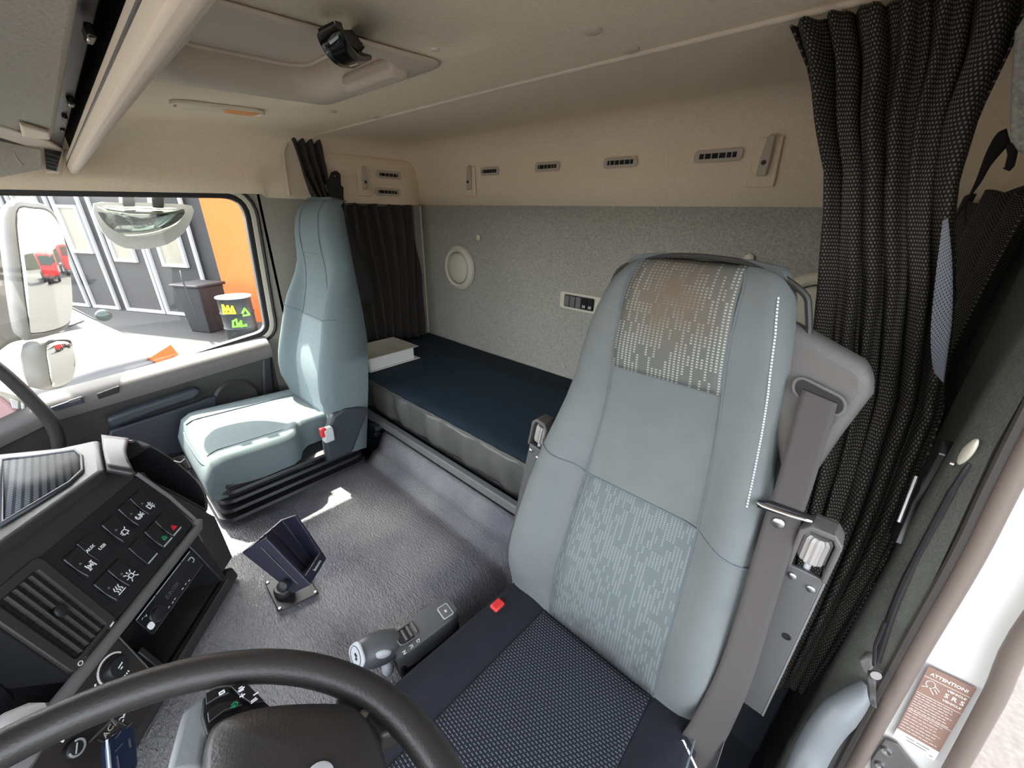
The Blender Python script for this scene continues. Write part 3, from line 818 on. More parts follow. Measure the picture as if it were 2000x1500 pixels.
# driver belt ----------------------------------------------------------
bt = thing('seat_belt', (0.802,0.484,0.661), 'grey-brown seat belt hanging from the taupe shoulder wing', 'seat belt')
L_ = [(0.775,0.574,1.357), (0.775,0.57,1.33), (0.782,0.558,1.237), (0.783,0.549,1.183), (0.787,0.525,1.119), (0.792,0.506,1.039), (0.794,0.49,0.92), (0.786,0.48,0.795), (0.78,0.479,0.718), (0.802,0.484,0.661)]
R_ = [(0.812,0.573,1.35), (0.814,0.569,1.324), (0.819,0.558,1.249), (0.821,0.55,1.197), (0.825,0.53,1.126), (0.83,0.517,1.043), (0.837,0.506,0.925), (0.837,0.501,0.814), (0.835,0.5,0.736), (0.837,0.499,0.657)]
ribbon('webbing', L_, R_, 0.0022, M['webbing'], bt, n=8, nu=6)
tg = ribbon('belt_loop', [(0.769,0.542,1.198), (0.8,0.54,1.201), (0.831,0.543,1.203)], [(0.773,0.539,1.192), (0.802,0.538,1.196), (0.831,0.54,1.2)], 0.009, M['chrome'], bt, n=4, nu=2)
tube('loop_grip', [V((0.772,0.542,1.195)), V((0.782,0.546,1.198)), V((0.831,0.548,1.201))], 0.005, M['plas2'], bt, n=8)
lathe('stop_button', V((0.8,0.544,1.178)), (0,-1,0.09), [(0.0072, 0), (0.0072, 0.002), (0.0055, 0.0034), (0, 0.0036)], M['steel'], bt, n=18)
an = prism('anchor_plate', [(0.78,0.466,0.745), (0.785,0.466,0.752), (0.824,0.458,0.713), (0.807,0.456,0.687)], (0, 0.005, 0), M['chrome'], bt, bev=0.0015)
prism('anchor_plate', [(0.835,0.496,0.756), (0.836,0.497,0.774), (0.84,0.491,0.696), (0.83,0.488,0.667)], (0, 0.004, 0), M['chrome'], bt, bev=0.0015)
lathe('anchor_bolt', V((0.785,0.463,0.714)), (-0.6,-0.8,0), [(0.004, 0), (0.004, 0.005), (0, 0.006)], M['steel'], bt, n=10)

# ------------------------------------------------------------------ passenger seat
M['insertp'] = dot_mat('passenger_insert', (0.150,0.190,0.198), (0.20,0.245,0.25), 50, 110, cell=(1,4), thr=0.4)
PF = SeatF(-0.733, 0.5145, 0.810, 0.651, 1.590, 0.042, ws=1.04)
ps = thing('passenger_seat', (-0.733, 0.40, FZ), 'tall pale teal seat by the passenger window on a black bellows base', 'seat')
backrest(PF, ps, M['seatp'], thick=0.13)
pl = [(0,.125),(.25,.115),(.42,.105),(.50,.095),(.76,.082),(1,.070)]
def hp(v): return interp(pl, v)/PF.w(v)
seamline(PF, ps, [[(-hp(0), 0.0), (-hp(.25), .25), (-hp(.5), .5), (-hp(.76), .76), (-hp(.96), .985)], [(hp(0), 0.0), (hp(.25), .25), (hp(.5), .5), (hp(.76), .76), (hp(.96), .985)],
                  [(-hp(.76), .76), (hp(.76), .76)], [(-1, .50), (-hp(.5), .47), (hp(.5), .47), (1, .50)]], r=0.0018)
lab(panel('back_panel', PF, ps, M['insertp'], pl, 0.0, 0.465, 0.002), 'finely speckled back panel')
PC = dict(c=-0.749, hw=0.238, y0=0.100, y1=0.588, z=0.810, slope=0.020, front_r=0.07, bol=0.014)
lab(cushion('cushion', PC['c'], PC['hw'], PC['y0'], PC['y1'], PC['z'], 0.125, M['seatp'], ps, slope=PC['slope'], front_r=PC['front_r'], bol=PC['bol'], taper=0.38), 'thick pale teal cushion')
pz = cush_z(**PC)
sm = [[(PC['c']+sx*0.145, (0.50 if sx < 0 else 0.36)-(0.37 if sx < 0 else 0.23)*i/20) for i in range(21)] for sx in (-1, 1)]
for s_ in sm: tube('cushion_seam', [(x, y, pz(x, y)+0.001) for x, y in s_], 0.0017, M['seam'], ps, n=6)
tube('cushion_seam', [(PC['c']-0.21+0.42*i/24, 0.112+0.014*abs(i/12-1)**3, pz(PC['c']-0.2+0.40*i/24, 0.112)-0.004) for i in range(25)], 0.0017, M['seam'], ps, n=6)
box('cushion_pan', (-0.749, 0.352, 0.670), (0.40, 0.42, 0.03), M['grey'], ps, bev=0.01)
tube('height_lever', [V((-0.533,0.153,0.712)), V((-0.533,0.153,0.712))+V((0,0,0.05))], 0.010, M['silver'], ps, n=12)
# curved side cover with buckle
sc = [(-0.494,0.449,0.793), (-0.494,0.492,0.872), (-0.494,0.536,0.885), (-0.494,0.589,0.872), (-0.494,0.632,0.852), (-0.494,0.615,0.818), (-0.494,0.542,0.69), (-0.494,0.443,0.692)]
cvr = prism('side_cover', sc, (-0.035, 0, 0), M['blue'], ps, bev=0.012, seg=4)
skirt = [(-0.518,0.141,0.748), (-0.518,0.332,0.716), (-0.518,0.455,0.698), (-0.518,0.572,0.695), (-0.518,0.579,0.653), (-0.518,0.444,0.634), (-0.518,0.142,0.696)]
prism('side_skirt', skirt, (-0.40, 0, 0), M['plas2'], ps, bev=0.006)
pb = V((-0.486,0.456,0.825))
bq = box('buckle', pb+V((0,0.004,-0.012)), (0.030, 0.036, 0.055), M['silver'], ps, bev=0.006)
lab(box('release_button', pb+V((0.004,-0.012,0.004)), (0.020, 0.018, 0.034), M['red'], bq, bev=0.003), 'red release button')
for i in range(4):
    z0 = 0.727-0.026*i
    rings = []
    for dz, s_ in ((0.0, 0.0), (-0.003, 0.016), (-0.012, 0.020), (-0.022, 0.004), (-0.026, 0.0)):
        hx, hy = 0.205+s_+0.010*i, 0.205+s_+0.008*i
        rings.append([V((-0.735+p[0], 0.345+p[1], z0+dz)) for p in rrect(hx*2, hy*2, 0.04, 4)])
    loft('bellows_fold', rings, M['plas2'], ps, ang=25)

# passenger belt guide and strap
pbt = thing('seat_belt', (-1.04, 0.80, 1.25), 'black seat belt with swivel guide behind the passenger headrest', 'seat belt')
g = [(-1,0.83,1.617), (-1,0.821,1.642), (-1,0.848,1.662), (-1,0.864,1.694), (-1,0.883,1.701), (-1,0.899,1.689), (-1,0.894,1.646), (-1,0.904,1.639), (-1,0.896,1.586), (-1,0.857,1.581), (-1,0.85,1.608)]
prism('belt_guide', g, (-0.02, 0, 0), M['plas2'], pbt, bev=0.004)
lathe('guide_bolt', (-0.996,0.873,1.681), (1,-0.3,0), [(0.007, -0.006), (0.007, 0.002), (0, 0.004)], M['gloss'], pbt, n=14)
ribbon('webbing', [(-0.985,0.846,1.598), (-0.985,0.841,1.529), (-0.985,0.84,1.425), (-1,0.863,1.314), (-0.99,0.89,1.123)], [(-0.985,0.89,1.594), (-0.99,0.889,1.529), (-0.992,0.915,1.455), (-0.99,0.97,1.283), (-0.985,0.983,1.135)], 0.003, M['webdark'], pbt, n=5)

# ================================================================== CURTAINS
rail = tag(tube('curtain_rail', [(-1.04, 0.82, 1.812), (-1.0, 0.82, 1.822), (-0.6, 0.82, 1.824), (0.0, 0.82, 1.826), (0.6, 0.82, 1.824), (0.93, 0.82, 1.815)], 0.005, M['moulded'], n=10), 'thin beige curtain rail crossing the headliner', 'curtain rail')
LT = [(1.815,.600),(1.76,.634),(1.68,.668),(1.616,.700),(1.558,.716),(1.45,.738),(1.384,.748),(1.2,.785),(0.95,.825),(0.70,.845)]
RT = [(1.815,.842),(1.74,.846),(1.678,.842),(1.604,.848),(1.548,.862),(1.47,.890),(1.386,.912),(1.296,.934),(1.161,.938),(1.0,.935),(0.70,.930)]
def itz(T, z): return interp([(a, b) for a, b in sorted(T)], z)
def curt(u, v):
    z = 1.812-v*1.062
    l, r = itz(LT, z), itz(RT, z)
    g = 0.55+0.45*math.cos(v*7)
    uu = u+0.012*math.sin(u*40+v*9)
    x = l+(r-l)*uu
    ph = 2*PI*(6.5*u+0.25*math.sin(v*6+u*3))
    amp = 0.020*(0.75+0.35*math.sin(v*5+u*7))*(1-0.3*sstep(0, 0.05, 0.05-v))
    y = 0.815+amp*math.sin(ph)+0.006*math.sin(2.3*ph+v*8)+0.012*math.sin(v*9+u*4)*v
    x += 0.004*math.sin(ph*1.0+1.2)
    y += -0.02*sstep(0.25, 0.55, v)*sstep(0.7, 1.0, u)*math.sin(PI*min(1, v*1.2))
    y -= 0.115*sstep(0.42, 0.72, v)
    return (min(x, 0.932), y, z)
bc = thing('curtain', (0.80, 0.82, 0.72), 'large dark dotted curtain hanging from the rail behind the driver seat', 'curtain')
fgrid('drape', curt, 110, 60, M['curtain'], bc, solid=0.003, ang=80)
lab(ribbon('lining_strip', [(0.846,0.775,1.554), (0.862,0.775,1.485), (0.881,0.775,1.412), (0.899,0.775,1.364), (0.911,0.775,1.35)], [(0.85,0.775,1.557), (0.873,0.775,1.499), (0.894,0.775,1.435), (0.907,0.775,1.381), (0.915,0.775,1.347)], 0.002, M['lining'], bc, n=6), 'pale blue dotted lining strip')
for i in range(6):
    x = 0.62+0.04*i
    box('glider', (x, 0.82, 1.813), (0.008, 0.008, 0.010), M['moulded'], bc, bev=0.002)

def gather(name, fn, nu, nv, m, label, cat, loc):
    t = thing(name, loc, label, cat)
    fgrid('drape', fn, nu, nv, m, t, solid=0.003, ang=80)
    return t
# passenger side drawn-back curtain at the rail end
def c2(u, v):
    tl = [(-1.055,0.74,1.814), (-1.055,0.75,1.752), (-1.055,0.762,1.671), (-1.055,0.781,1.616), (-1.055,0.806,1.567)]
    tr = [(-1.055,0.859,1.855), (-1.055,0.866,1.783), (-1.055,0.87,1.708), (-1.055,0.863,1.63), (-1.055,0.861,1.548)]
    s = v*4; i = min(3, int(s)); f = s-i
    a = V(tl[i]).lerp(V(tl[i+1]), f); b = V(tr[i]).lerp(V(tr[i+1]), f)
    p = a.lerp(b, u); ph = 2*PI*(3.6*u+0.15*math.sin(v*5))
    return (p.x+0.016*math.sin(ph)*(0.5+v), p.y, p.z)
gather('curtain', c2, 44, 24, M['curtpass'], 'narrow dark curtain bunched at the rail end above the passenger headrest', 'curtain', (-1.03, 0.80, 1.56))
def c3(u, v):
    y = 0.90+u*0.385; z = 1.572-v*0.675
    ph = 2*PI*(7*u+0.25*math.sin(v*4+u*5))
    return (-1.048+0.030*math.sin(ph)*(0.6+0.4*v)-0.004*math.sin(ph*2.2), y+0.006*math.sin(ph+1), z-0.008*math.sin(u*26)*(1-v))
gather('curtain', c3, 110, 30, M['curtpass'], 'black pleated curtain over the side window behind the passenger seat', 'curtain', (-1.06, 1.10, 0.885))
def c4(u, v):
    t = u*0.46; y = 1.335-t; z = 1.598-v*0.66
    x = interp([(0, .900), (.06, .900), (.14, .915), (.25, .925), (.46, .932)], t)
    ph = 2*PI*(4.6*u+0.2*math.sin(v*4))
    return (x+0.010*math.sin(ph)-0.02*v*(1-u), y-0.03*v*(1-u), z+0.01*math.sin(u*20)*(1-v))
gather('curtain', c4, 60, 24, M['curtain'], 'dark dotted side window curtain in the rear driver corner', 'curtain', (0.91, 1.1, 0.94))
gp = tag(tube('guide_post', [(-1.082, 0.705, 1.60), (-1.082, 0.708, 1.70), (-1.080, 0.712, 1.755), (-1.070, 0.73, 1.79)], 0.007, M['moulded'], n=8), 'upright beige edge strip beside the bunched passenger curtain', 'trim')

# ================================================================== DASHBOARD
D0, EU, EV, DN = V((-.109,-.109,.775)), V((-0.76604444,0.64278761,0)), V((-0.21234516,-0.25306311,0.94385836)), V((0.60670046,0.72303745,0.33035042))
NH = V((0.64278761, 0.76604444, 0))
def D(u, v, w_=0.0): return D0+EU*u+EV*v+DN*w_
def DH(u, h, z): return EU*(u+0.0134)+NH*h+V((0,0,z))
dash = thing('dashboard', DH(0.0, -0.25, FZ), 'dark grey dashboard console turned towards the driver', 'dashboard')
def facefill(u0, u1, v0, v1, d, m, name, parent, w_=0.0, r=0.006, bev=0.002):
    return plate(name, D((u0+u1)/2, (v0+v1)/2, w_), EU, EV, DN, rrect(u1-u0, v1-v0, r), d, m, parent, bev=bev)
# shell: profile of the console swept along its width, with openings left for radio bin and vent
prof = [(-0.100,0.615), (-0.107,0.640), (-0.2275,0.984), (-0.238,1.004), (-0.262,1.020), (-0.60,1.030), (-0.62,0.9), (-0.60,0.60)]
def shell(name, u0, u1, pr, m=M['plas'], bev=0.006):
    return prism(name, [DH(u0, h, z) for h, z in pr], EU*(u1-u0), m, dash, bev=bev)
set_back = lambda d, z0, z1: [(-0.154-0.35*(z0-.775)-d, z0), (-0.154-0.35*(z1-.775)-d, z1)]
shell('console_side', -0.60, -0.118, [(-0.26,0.623), (-0.26,0.80), (-0.30,1.000), (-0.60,1.010), (-0.60,0.623)], m=M['plas2'])
prism('console_end_shade', [DH(-0.1205, h, z) for h, z in [(-0.163,0.797), (-0.2275,0.984), (-0.238,1.004), (-0.262,1.020), (-0.60,1.030), (-0.60,0.797)]], EU*0.002, M['plas2'], dash)  # black sheet that paints the knee-well shade onto the console end
shell('console_upper', -0.118, 0.212, [(-0.163+0.0,0.797), (-0.2275,0.984), (-0.238,1.004), (-0.262,1.020), (-0.60,1.030), (-0.60,0.797)])
shell('console_core', -0.60, 0.235, [(-0.215,0.623), (-0.27,0.80), (-0.60,0.80), (-0.60,0.623)], m=M['plas2'])
shell('console_foot', -0.60, 0.235, [(-0.104,0.623), (-0.112,0.658), (-0.124,0.658), (-0.22,0.640), (-0.22,0.623)])
# right cheek of the radio bay and the far side
prism('console_cheek', [(-0.315,-0.031,0.985), (-0.323,-0.006,0.946), (-0.328,0.014,0.911), (-0.332,0.036,0.869), (-0.335,0.06,0.823), (-0.335,0.07,0.799), (-0.34,0.08,0.78), (-0.283,0.082,0.671), (-0.241,0.047,0.672), (-0.232,0.037,0.685), (-0.295,0.034,0.806), (-0.299,0.03,0.823), (-0.308,-0.001,0.908)], -DN*0.10, M['plas'], dash, bev=0.003)
prism('bay_frame', [D(0.186,0.012,0.002), D(0.224,0.018,0.002), D(0.200,-0.122,0.002), D(0.186,-0.122,0.002)], -DN*0.10, M['plas2'], dash, bev=0.003)
# raised grey bar under the switches
tube('trim_bar', [D(-0.62,0.0235,0.004), D(-0.30,0.0235,0.004), D(0.0,0.0235,0.004), D(0.232,0.0265,0.004), D(0.247,0.040,0.003)], 0.0115, M['grey'], dash, n=12)
tube('trim_edge', [D(0.245,0.040,0.003), D(0.236,0.13,0.003), D(0.216,0.224,0.002)], 0.0045, M['grey'], dash, n=8)
# switch panel field
facefill(-0.028, 0.232, 0.040, 0.218, 0.0015, M['plas2'], 'switch_field', dash)
tube('panel_seam', [D(-0.026,0.042,0.002), D(-0.026,0.218,0.002)], 0.0014, M['plas'], dash, n=6)
# top shelf with rubber mat
topz = 1.022
tray = [(-0.504,-0.217,1.03), (-0.477,-0.173,1.03), (-0.443,-0.103,1.03), (-0.404,-0.094,1.03), (-0.323,-0.096,1.03), (-0.283,-0.117,1.03), (-0.204,-0.206,1.03)]
tr = prism('top_shelf', [(-0.596,-0.357,1.03), (-0.551,-0.219,1.03), (-0.491,-0.126,1.03), (-0.477,-0.062,1.03), (-0.303,-0.066,1.03), (-0.142,-0.204,1.03), (-0.083,-0.258,1.03)], (0,0,-0.05), M['plas'], dash, bev=0.012, seg=3)
cx_ = sum(p[0] for p in tray)/7; cy_ = sum(p[1] for p in tray)/7
trr = mk('tray_rim', [V(p)+V((0,0,0.001)) for p in tray]+[V((cx_+(p[0]-cx_)*0.93, cy_+(p[1]-cy_)*0.93, 1.018+0.012)) for p in tray], [(i, (i+1) % 7, 7+(i+1) % 7, 7+i) for i in range(7)], M['blue'], dash, solid=0.010, soff=0)
mp_ = [V((cx_+(p[0]-cx_)*0.93, cy_+(p[1]-cy_)*0.93, 1.0325)) for p in tray]
lab(mk('tray_mat', mp_, [tuple(range(7))], M['mesh'], dash, uv=[(p.x*1.0*3, p.y*3) for p in mp_], solid=0.002), 'dotted rubber tray mat')
M['pockin'] = mat('pocket_black', (0.006,0.006,0.007), 0.5)
# end cap with storage pocket
mo = [(-0.413,-0.027,1.022), (-0.431,-0.014,1.02), (-0.416,0.002,1.016), (-0.387,0.02,1.003), (-0.389,0.048,0.945), (-0.381,0.072,0.879), (-0.364,0.077,0.838), (-0.339,0.067,0.812), (-0.338,0.061,0.824), (-0.335,0.037,0.87), (-0.331,0.015,0.912), (-0.326,-0.005,0.947), (-0.322,-0.026,0.985), (-0.322,-0.032,1.018)]
mo = [V(p) for p in mo]; mc = sum(mo, V((0,0,0)))/len(mo)
sm_ = smoothpath(mo, 3, closed=True)
nn = len(sm_)
outer = [mc+(p-mc)*1.05-DN*0.004 for p in sm_]; rimm = [mc+(p-mc)*1.015+DN*0.003 for p in sm_]; inn = [mc+(p-mc)*0.97+DN*0.001 for p in sm_]
deep = [mc+(p-mc)*0.80-DN*0.10-V((0,0,0.02)) for p in sm_]
rings = [[mc+(p-mc)*0.98-DN*0.12 for p in outer], outer, rimm, inn, deep]
cap = lab(loft('storage_pocket', rings[:3]+[[mc+(p-mc)*0.96+DN*0.001 for p in sm_]], M['plas'], dash, cap=False, ang=50), 'deep oval storage pocket')
loft('pocket_inside', [[mc+(p-mc)*0.965+DN*0.0015 for p in sm_], deep], M['pockin'], cap, cap=False, ang=50)
mk('pocket_floor', [p+DN*0.001 for p in deep], [tuple(range(nn))], M['mesh'], cap, uv=[(p.x*3, p.y*3) for p in deep], solid=0.002)
ribbon('end_cap', [(-0.491,-0.059,1.027), (-0.396,-0.063,1.027), (-0.304,-0.064,1.027)], [(-0.438,-0.016,1.021), (-0.364,-0.029,1.02), (-0.279,-0.029,1.006)], 0.012, M['plas'], dash, n=4, nu=6)
tube('card_clip', [(-0.385,0.045,0.956), (-0.387,0.055,0.945), (-0.394,0.066,0.947)], 0.0012, M['paper'], cap, n=6)
prism('card_holder', [(-0.4,0.066,0.957), (-0.396,0.07,0.954), (-0.383,0.073,0.923), (-0.382,0.069,0.923)], -DN*0.03, M['plas'], cap, bev=0.001)
# rocker switches --------------------------------------------------------
def icon_lines(kind):
    if kind == 'lamp': return [[(-.006,-.005), (-.006,.005), (-.002,.005), (.001,.002), (.001,-.002), (-.002,-.005), (-.006,-.005)]]+[[(.003*math.cos(a)+.001, .005*math.sin(a)), (.007*math.cos(a)+.001, .009*math.sin(a))] for a in (-1.2,-.6,0,.6,1.2)]
    if kind == 'night': return [arc(-.004,0,.005,120,300,6), arc(-.003,.001,.0035,140,290,5), [(.001,-.005), (.001,.004), (.004,.002), (.004,-.003), (.001,-.005)], [(.006,.003), (.009,.005)], [(.006,-.002), (.009,-.004)], [(.006,0), (.010,0)]]
    if kind == 'mirror': return [[(-.004,.005), (.004,.005), (.006,-.004), (-.006,-.004), (-.004,.005)], [(-.008,.003), (-.0045,.003)], [(-.009,-.001), (-.0055,-.001)], [(.006,.006), (.008,.008)], [(0,-.004), (0,-.007)]]
    if kind == 'axle': return [[(-.006,-.006), (-.006,.006)], [(.006,-.006), (.006,.006)], [(-.006,0), (.006,0)], [(-.003,-.003), (.003,.003)], [(-.003,.003), (.003,-.003)], [(-.008,-.006), (-.004,-.006)], [(.004,.006), (.008,.006)]]
    if kind == 'beacon': return [[(-.004,-.005), (-.004,.003), (.004,.003), (.004,-.005), (-.004,-.005)], [(-.005,.006), (-.008,.009)], [(0,.006), (0,.010)], [(.005,.006), (.008,.009)], [(-.006,-.001), (-.010,-.001)], [(.006,-.001), (.010,-.001)], [(-.005,-.007), (-.008,-.010)], [(.005,-.007), (.008,-.010)]]
    if kind == 'heat': return [[(-.008,-.008), (.008,-.008)]]+[[(x+.0015*math.sin(t*1.57), -.005+.0024*t) for t in range(6)] for x in (-.005,0,.005)]
    if kind == 'hazard': return [[(-.006,-.004), (.006,-.004), (0,.006), (-.006,-.004)], [(-.003,-.0025), (.003,-.0025), (0,.003), (-.003,-.0025)], [(-.002,-.001), (.002,-.001)]]
    if kind == 'lock': return [[(-.004,-.004), (.004,-.004), (.004,.001), (-.004,.001), (-.004,-.004)], [(-.002,.001), (-.002,.004), (.002,.004), (.002,.001)], [(-.003,-.002), (.003,-.002)]]
    return []
def rocker(u, v, kind, label, mark=None, wd=0.0315, ht=0.058, flat=False):
    lo, hi = (0.0045, 0.0105) if not flat else (0.003, 0.0065)
    pr = [(ht/2, 0.0), (ht/2, lo), (0.0, lo*0.8), (-ht/2+0.006, hi), (-ht/2, hi-0.002), (-ht/2, 0.0)]
    t = lab(prism('rocker_switch', [D(u-wd/2, v+b, 0.0015+c) for b, c in pr], EU*wd, M['gloss2'], dash, bev=0.0018), label)
    def surf(b): return interp([(-ht/2+.006, hi), (0, lo*0.8), (ht/2, lo)], b)
    if kind:
        b0 = -0.012 if kind not in ('aux',) else 0.0
        sl = (surf(b0+.004)-surf(b0-.004))/0.008
        up_ = (EV+DN*sl).normalized(); nn_ = EU.cross(up_)
        if kind == 'aux':
            text('lettering', 'AUX', D(u-0.007, v+0.006, 0.0025+surf(0.006)), EU, EV, 0.0085, M['white'], t, thick=0.0003, bold=0.0001)
            text('lettering', 'USB', D(u+0.008, v-0.007, 0.0025+surf(-0.007)), EU, EV, 0.0085, M['white'], t, thick=0.0003, bold=0.0001)
        else:
            strokes('icon', D(u+0.002, v+b0, 0.0022+surf(b0)), EU, up_, nn_, icon_lines(kind), 0.0016 if not mark else 0.0022, mark or M['white'], t)
            if not mark: lathe('indicator', D(u-0.004, v+b0+0.014, 0.0018+surf(b0+0.014)), nn_, [(0.0022, 0), (0.0022, 0.0006), (0, 0.0006)], M['grey'], t, n=10)
    if kind in ('hazard', 'lock') or kind is None:
        prism('grip_ridge', [D(u-wd/2+.002, v-ht/2+.002, 0.0015+hi-.001), D(u-wd/2+.002, v-ht/2+.0045, 0.0015+hi+.0005), D(u-wd/2+.002, v-ht/2+.007, 0.0015+hi-.001)], EU*(wd-.004), M['silver'], t)
    return t
rocker(0.1775, 0.165, 'lamp', 'switch with shining lamp symbol at the far top of the panel')
rocker(0.1445, 0.165, 'night', 'switch with moon and lamp symbol next to the lamp switch')
rocker(0.100, 0.162, 'mirror', 'single switch with a mirror symbol in the upper row')
rocker(0.0475, 0.166, 'aux', 'switch blank lettered AUX and USB in the upper row', flat=True)
rocker(0.0145, 0.162, 'axle', 'switch with an axle symbol beside the AUX socket')
rocker(0.182, 0.090, 'hazard', 'switch with a red warning mark', M['redmark'])
rocker(0.149, 0.090, 'lock', 'switch with a green mark beside the red marked one', M['greenmark'])
rocker(0.104, 0.090, None, 'blank unmarked switch in the lower row', flat=True)
rocker(0.047, 0.090, 'beacon', 'switch with a flashing beacon symbol in the lower row')
rocker(0.0145, 0.090, 'heat', 'switch with a three wave heating symbol nearest the vent')

# air vent ---------------------------------------------------------------
def VV(a, b, c=0.0): return D(-0.062+a, 0.128+b, c)
va = frame_ring('air_vent', VV(-0.006, 0, -0.004), EU, EV, DN, rrect(0.098, 0.190, 0.012), rrect(0.066, 0.160, 0.006), 0.010, M['plas'], dash, bev=0.002)
plate('vent_back', VV(0, 0, 0.0005), EU, EV, DN, rrect(0.070, 0.164, 0.004), 0.001, M['gloss'], va)
for i in range(5):
    a = -0.026+0.013*i
    prism('louvre', [VV(a-0.0028, -0.078, 0.000), VV(a+0.0012, -0.078, 0.0065), VV(a+0.0026, -0.078, 0.0060), VV(a-0.0014, -0.078, -0.0005)], EV*0.156, M['plas'], va)
for j in range(9):
    box('cross_vane', VV(0, -0.068+0.017*j, 0.0015), (0.066, 0.0012, 0.002), M['plas2'], va, bev=0, axes=(EU, EV, DN))
lathe('thumb_knob', VV(0.0, 0.0, 0.004), DN, [(0.0085, 0), (0.0085, 0.004), (0.006, 0.0055), (0, 0.006)], M['plas2'], va, n=18, sx=1.4, ref=EV)
box('thumb_wheel', VV(-0.004, -0.090, 0.003), (0.052, 0.007, 0.008), M['plas2'], va, bev=0.002, axes=(EU, EV, DN))
strokes('marks', VV(-0.040, -0.089, 0.0066), EU, EV, DN, [arc(0, 0, 0.0035, 0, 360, 12)], 0.0012, M['white'], va)
strokes('marks', VV(0.030, -0.089, 0.0066), EU, EV, DN, [[(-.004,0), (.004,.001)], [(-.003,.0015), (.004,.002)]], 0.0018, M['white'], va)

# radio --------------------------------------------------------------------
rd = thing('car_radio', D(0.09, -0.047, -0.006), 'slim black car radio above an empty storage slot', 'radio')
plate('faceplate', D(0.0915, -0.0215, -0.008), EU, EV, DN, rrect(0.182, 0.052, 0.003), 0.010, M['gloss'], rd, bev=0.001)
for a, b in ((-0.089, -0.035), (-0.032, 0.052), (0.055, 0.086)):
    box('chrome_edge', D(0.0915+(a+b)/2, 0.0035, 0.002), (b-a, 0.0016, 0.0016), M['silver'], rd, bev=0, axes=(EU, EV, DN))
box('chrome_edge', D(0.0915, -0.0462, 0.002), (0.176, 0.001, 0.001), M['steel'], rd, bev=0, axes=(EU, EV, DN))
lathe('volume_knob', D(0.034, -0.026, 0.002), DN, [(0.0150, 0), (0.0150, 0.004), (0.0140, 0.008), (0.012, 0.0085), (0, 0.0085)], M['plas2'], rd, n=28)
lathe('knob_ring', D(0.034, -0.026, 0.002), DN, [(0.0162, 0), (0.0162, 0.0012), (0.0150, 0.0012)], M['steel'], rd, n=28, cap=False)
lab(plate('round_button', D(0.010, -0.030, 0.002), EU, EV, DN, rrect(0.013, 0.015, 0.005), 0.002, M['white'], rd, bev=0.0005), 'white square button')
text('display_lettering', 'SUNTEK', D(0.088, -0.022, 0.0022), EU, EV, 0.0125, M['steel'], rd, thick=0.0002, squeeze=0.9)
for a, b in ((0.058, -0.039), (0.070, -0.040), (0.078, -0.039), (0.105, -0.040), (0.117, -0.039), (0.128, -0.041)):
    box('key', D(a, b, 0.0022), (0.005, 0.002, 0.0006), M['silver'], rd, bev=0, axes=(EU, EV, DN))
strokes('usb_cover', D(0.166, -0.014, 0.002), EU, EV, DN, [[(-.006,.006), (.003,.006), (.006,.001), (.005,-.006), (-.001,-.007)]], 0.0022, M['silver'], rd)
strokes('marks', D(0.014, -0.006, 0.002), EU, EV, DN, [[(-.006,0), (-.002,.001)], [(0.001,-.001), (0.006,-.001)], [(.006,-.001), (.004,-.004)]], 0.001, M['silver'], rd)
# slot below the radio
bay = box('storage_slot', D(0.082, -0.124, -0.05), (0.215, 0.008, 0.10), M['gloss'], dash, bev=0.001, axes=(EU, EV, DN))
box('slot_back', D(0.082, -0.086, -0.098), (0.215, 0.075, 0.004), M['gloss'], bay, bev=0, axes=(EU, EV, DN))
box('slot_side', D(-0.030, -0.086, -0.05), (0.012, 0.085, 0.10), M['plas2'], bay, bev=0.002, axes=(EU, EV, DN))
box('slot_lip', D(0.082, -0.1315, 0.0005), (0.235, 0.010, 0.012), M['plas'], bay, bev=0.003, axes=(EU, EV, DN))
# climate plate -----------------------------------------------------------
cl = plate('climate_panel', D(-0.165, -0.052, -0.010), EU, EV, DN, [(-0.16,-0.085), (0.115,-0.085), (0.128,0.062), (-0.16,0.062)], 0.010, M['brownp'], dash, bev=0.002)
tube('plate_edge', [D(-0.036, 0.010, 0.0), D(-0.052, -0.136, 0.0)], 0.002, M['plas'], cl, n=6)
def dial(u, v, label_marks=True, ring=True):
    d = lathe('dial', D(u, v, 0), DN, [(0.021, 0), (0.020, 0.010), (0.017, 0.014), (0, 0.015)], M['plas2'], cl, n=28)
    if ring: strokes('dial_scale', D(u, v, 0), EU, EV, DN, [arc(0, 0, 0.0265, 20, 190, 14)], 0.0032, M['white'], cl)
    strokes('dial_mark', D(u, v, 0.015), EU, EV, DN, [[(-.004,.002), (.005,.003)], [(-.003,-.003), (0,-.003)]], 0.002, M['white'], cl)
    return d
dial(-0.078, -0.022)
dial(-0.160, -0.022)
strokes('fan_marks', D(-0.108, -0.014, 0), EU, EV, DN, [[(-.03,-.02), (-.026,-.014)], [(-.022,-.012), (-.016,-.006)], [(-.014,-.010), (-.010,0)], [(-.008,-.004), (-.002,.002)], [(-.022,-.018), (-.018,-.012)]], 0.003, M['white'], cl)
strokes('heat_marks', D(-0.072, -0.048, 0), EU, EV, DN, [[(-.004,-.003), (-.004,.003)], [(0,-.003), (0,.003)], [(.004,-.003), (.004,.003)]], 0.0018, M['white'], cl)
p_ = (-0.1199,-0.0944); q_ = (-0.1291,-0.0953); r_ = (-0.1495,-0.086)
strokes('small_marks', D(p_[0], p_[1], 0), EU, EV, DN, [[(-.004,-.001), (.004,.002)]], 0.003, M['white'], cl)
strokes('small_marks', D(q_[0], q_[1], 0), EU, EV, DN, [arc(0, 0, 0.004, 30, 300, 8)], 0.0018, M['white'], cl)
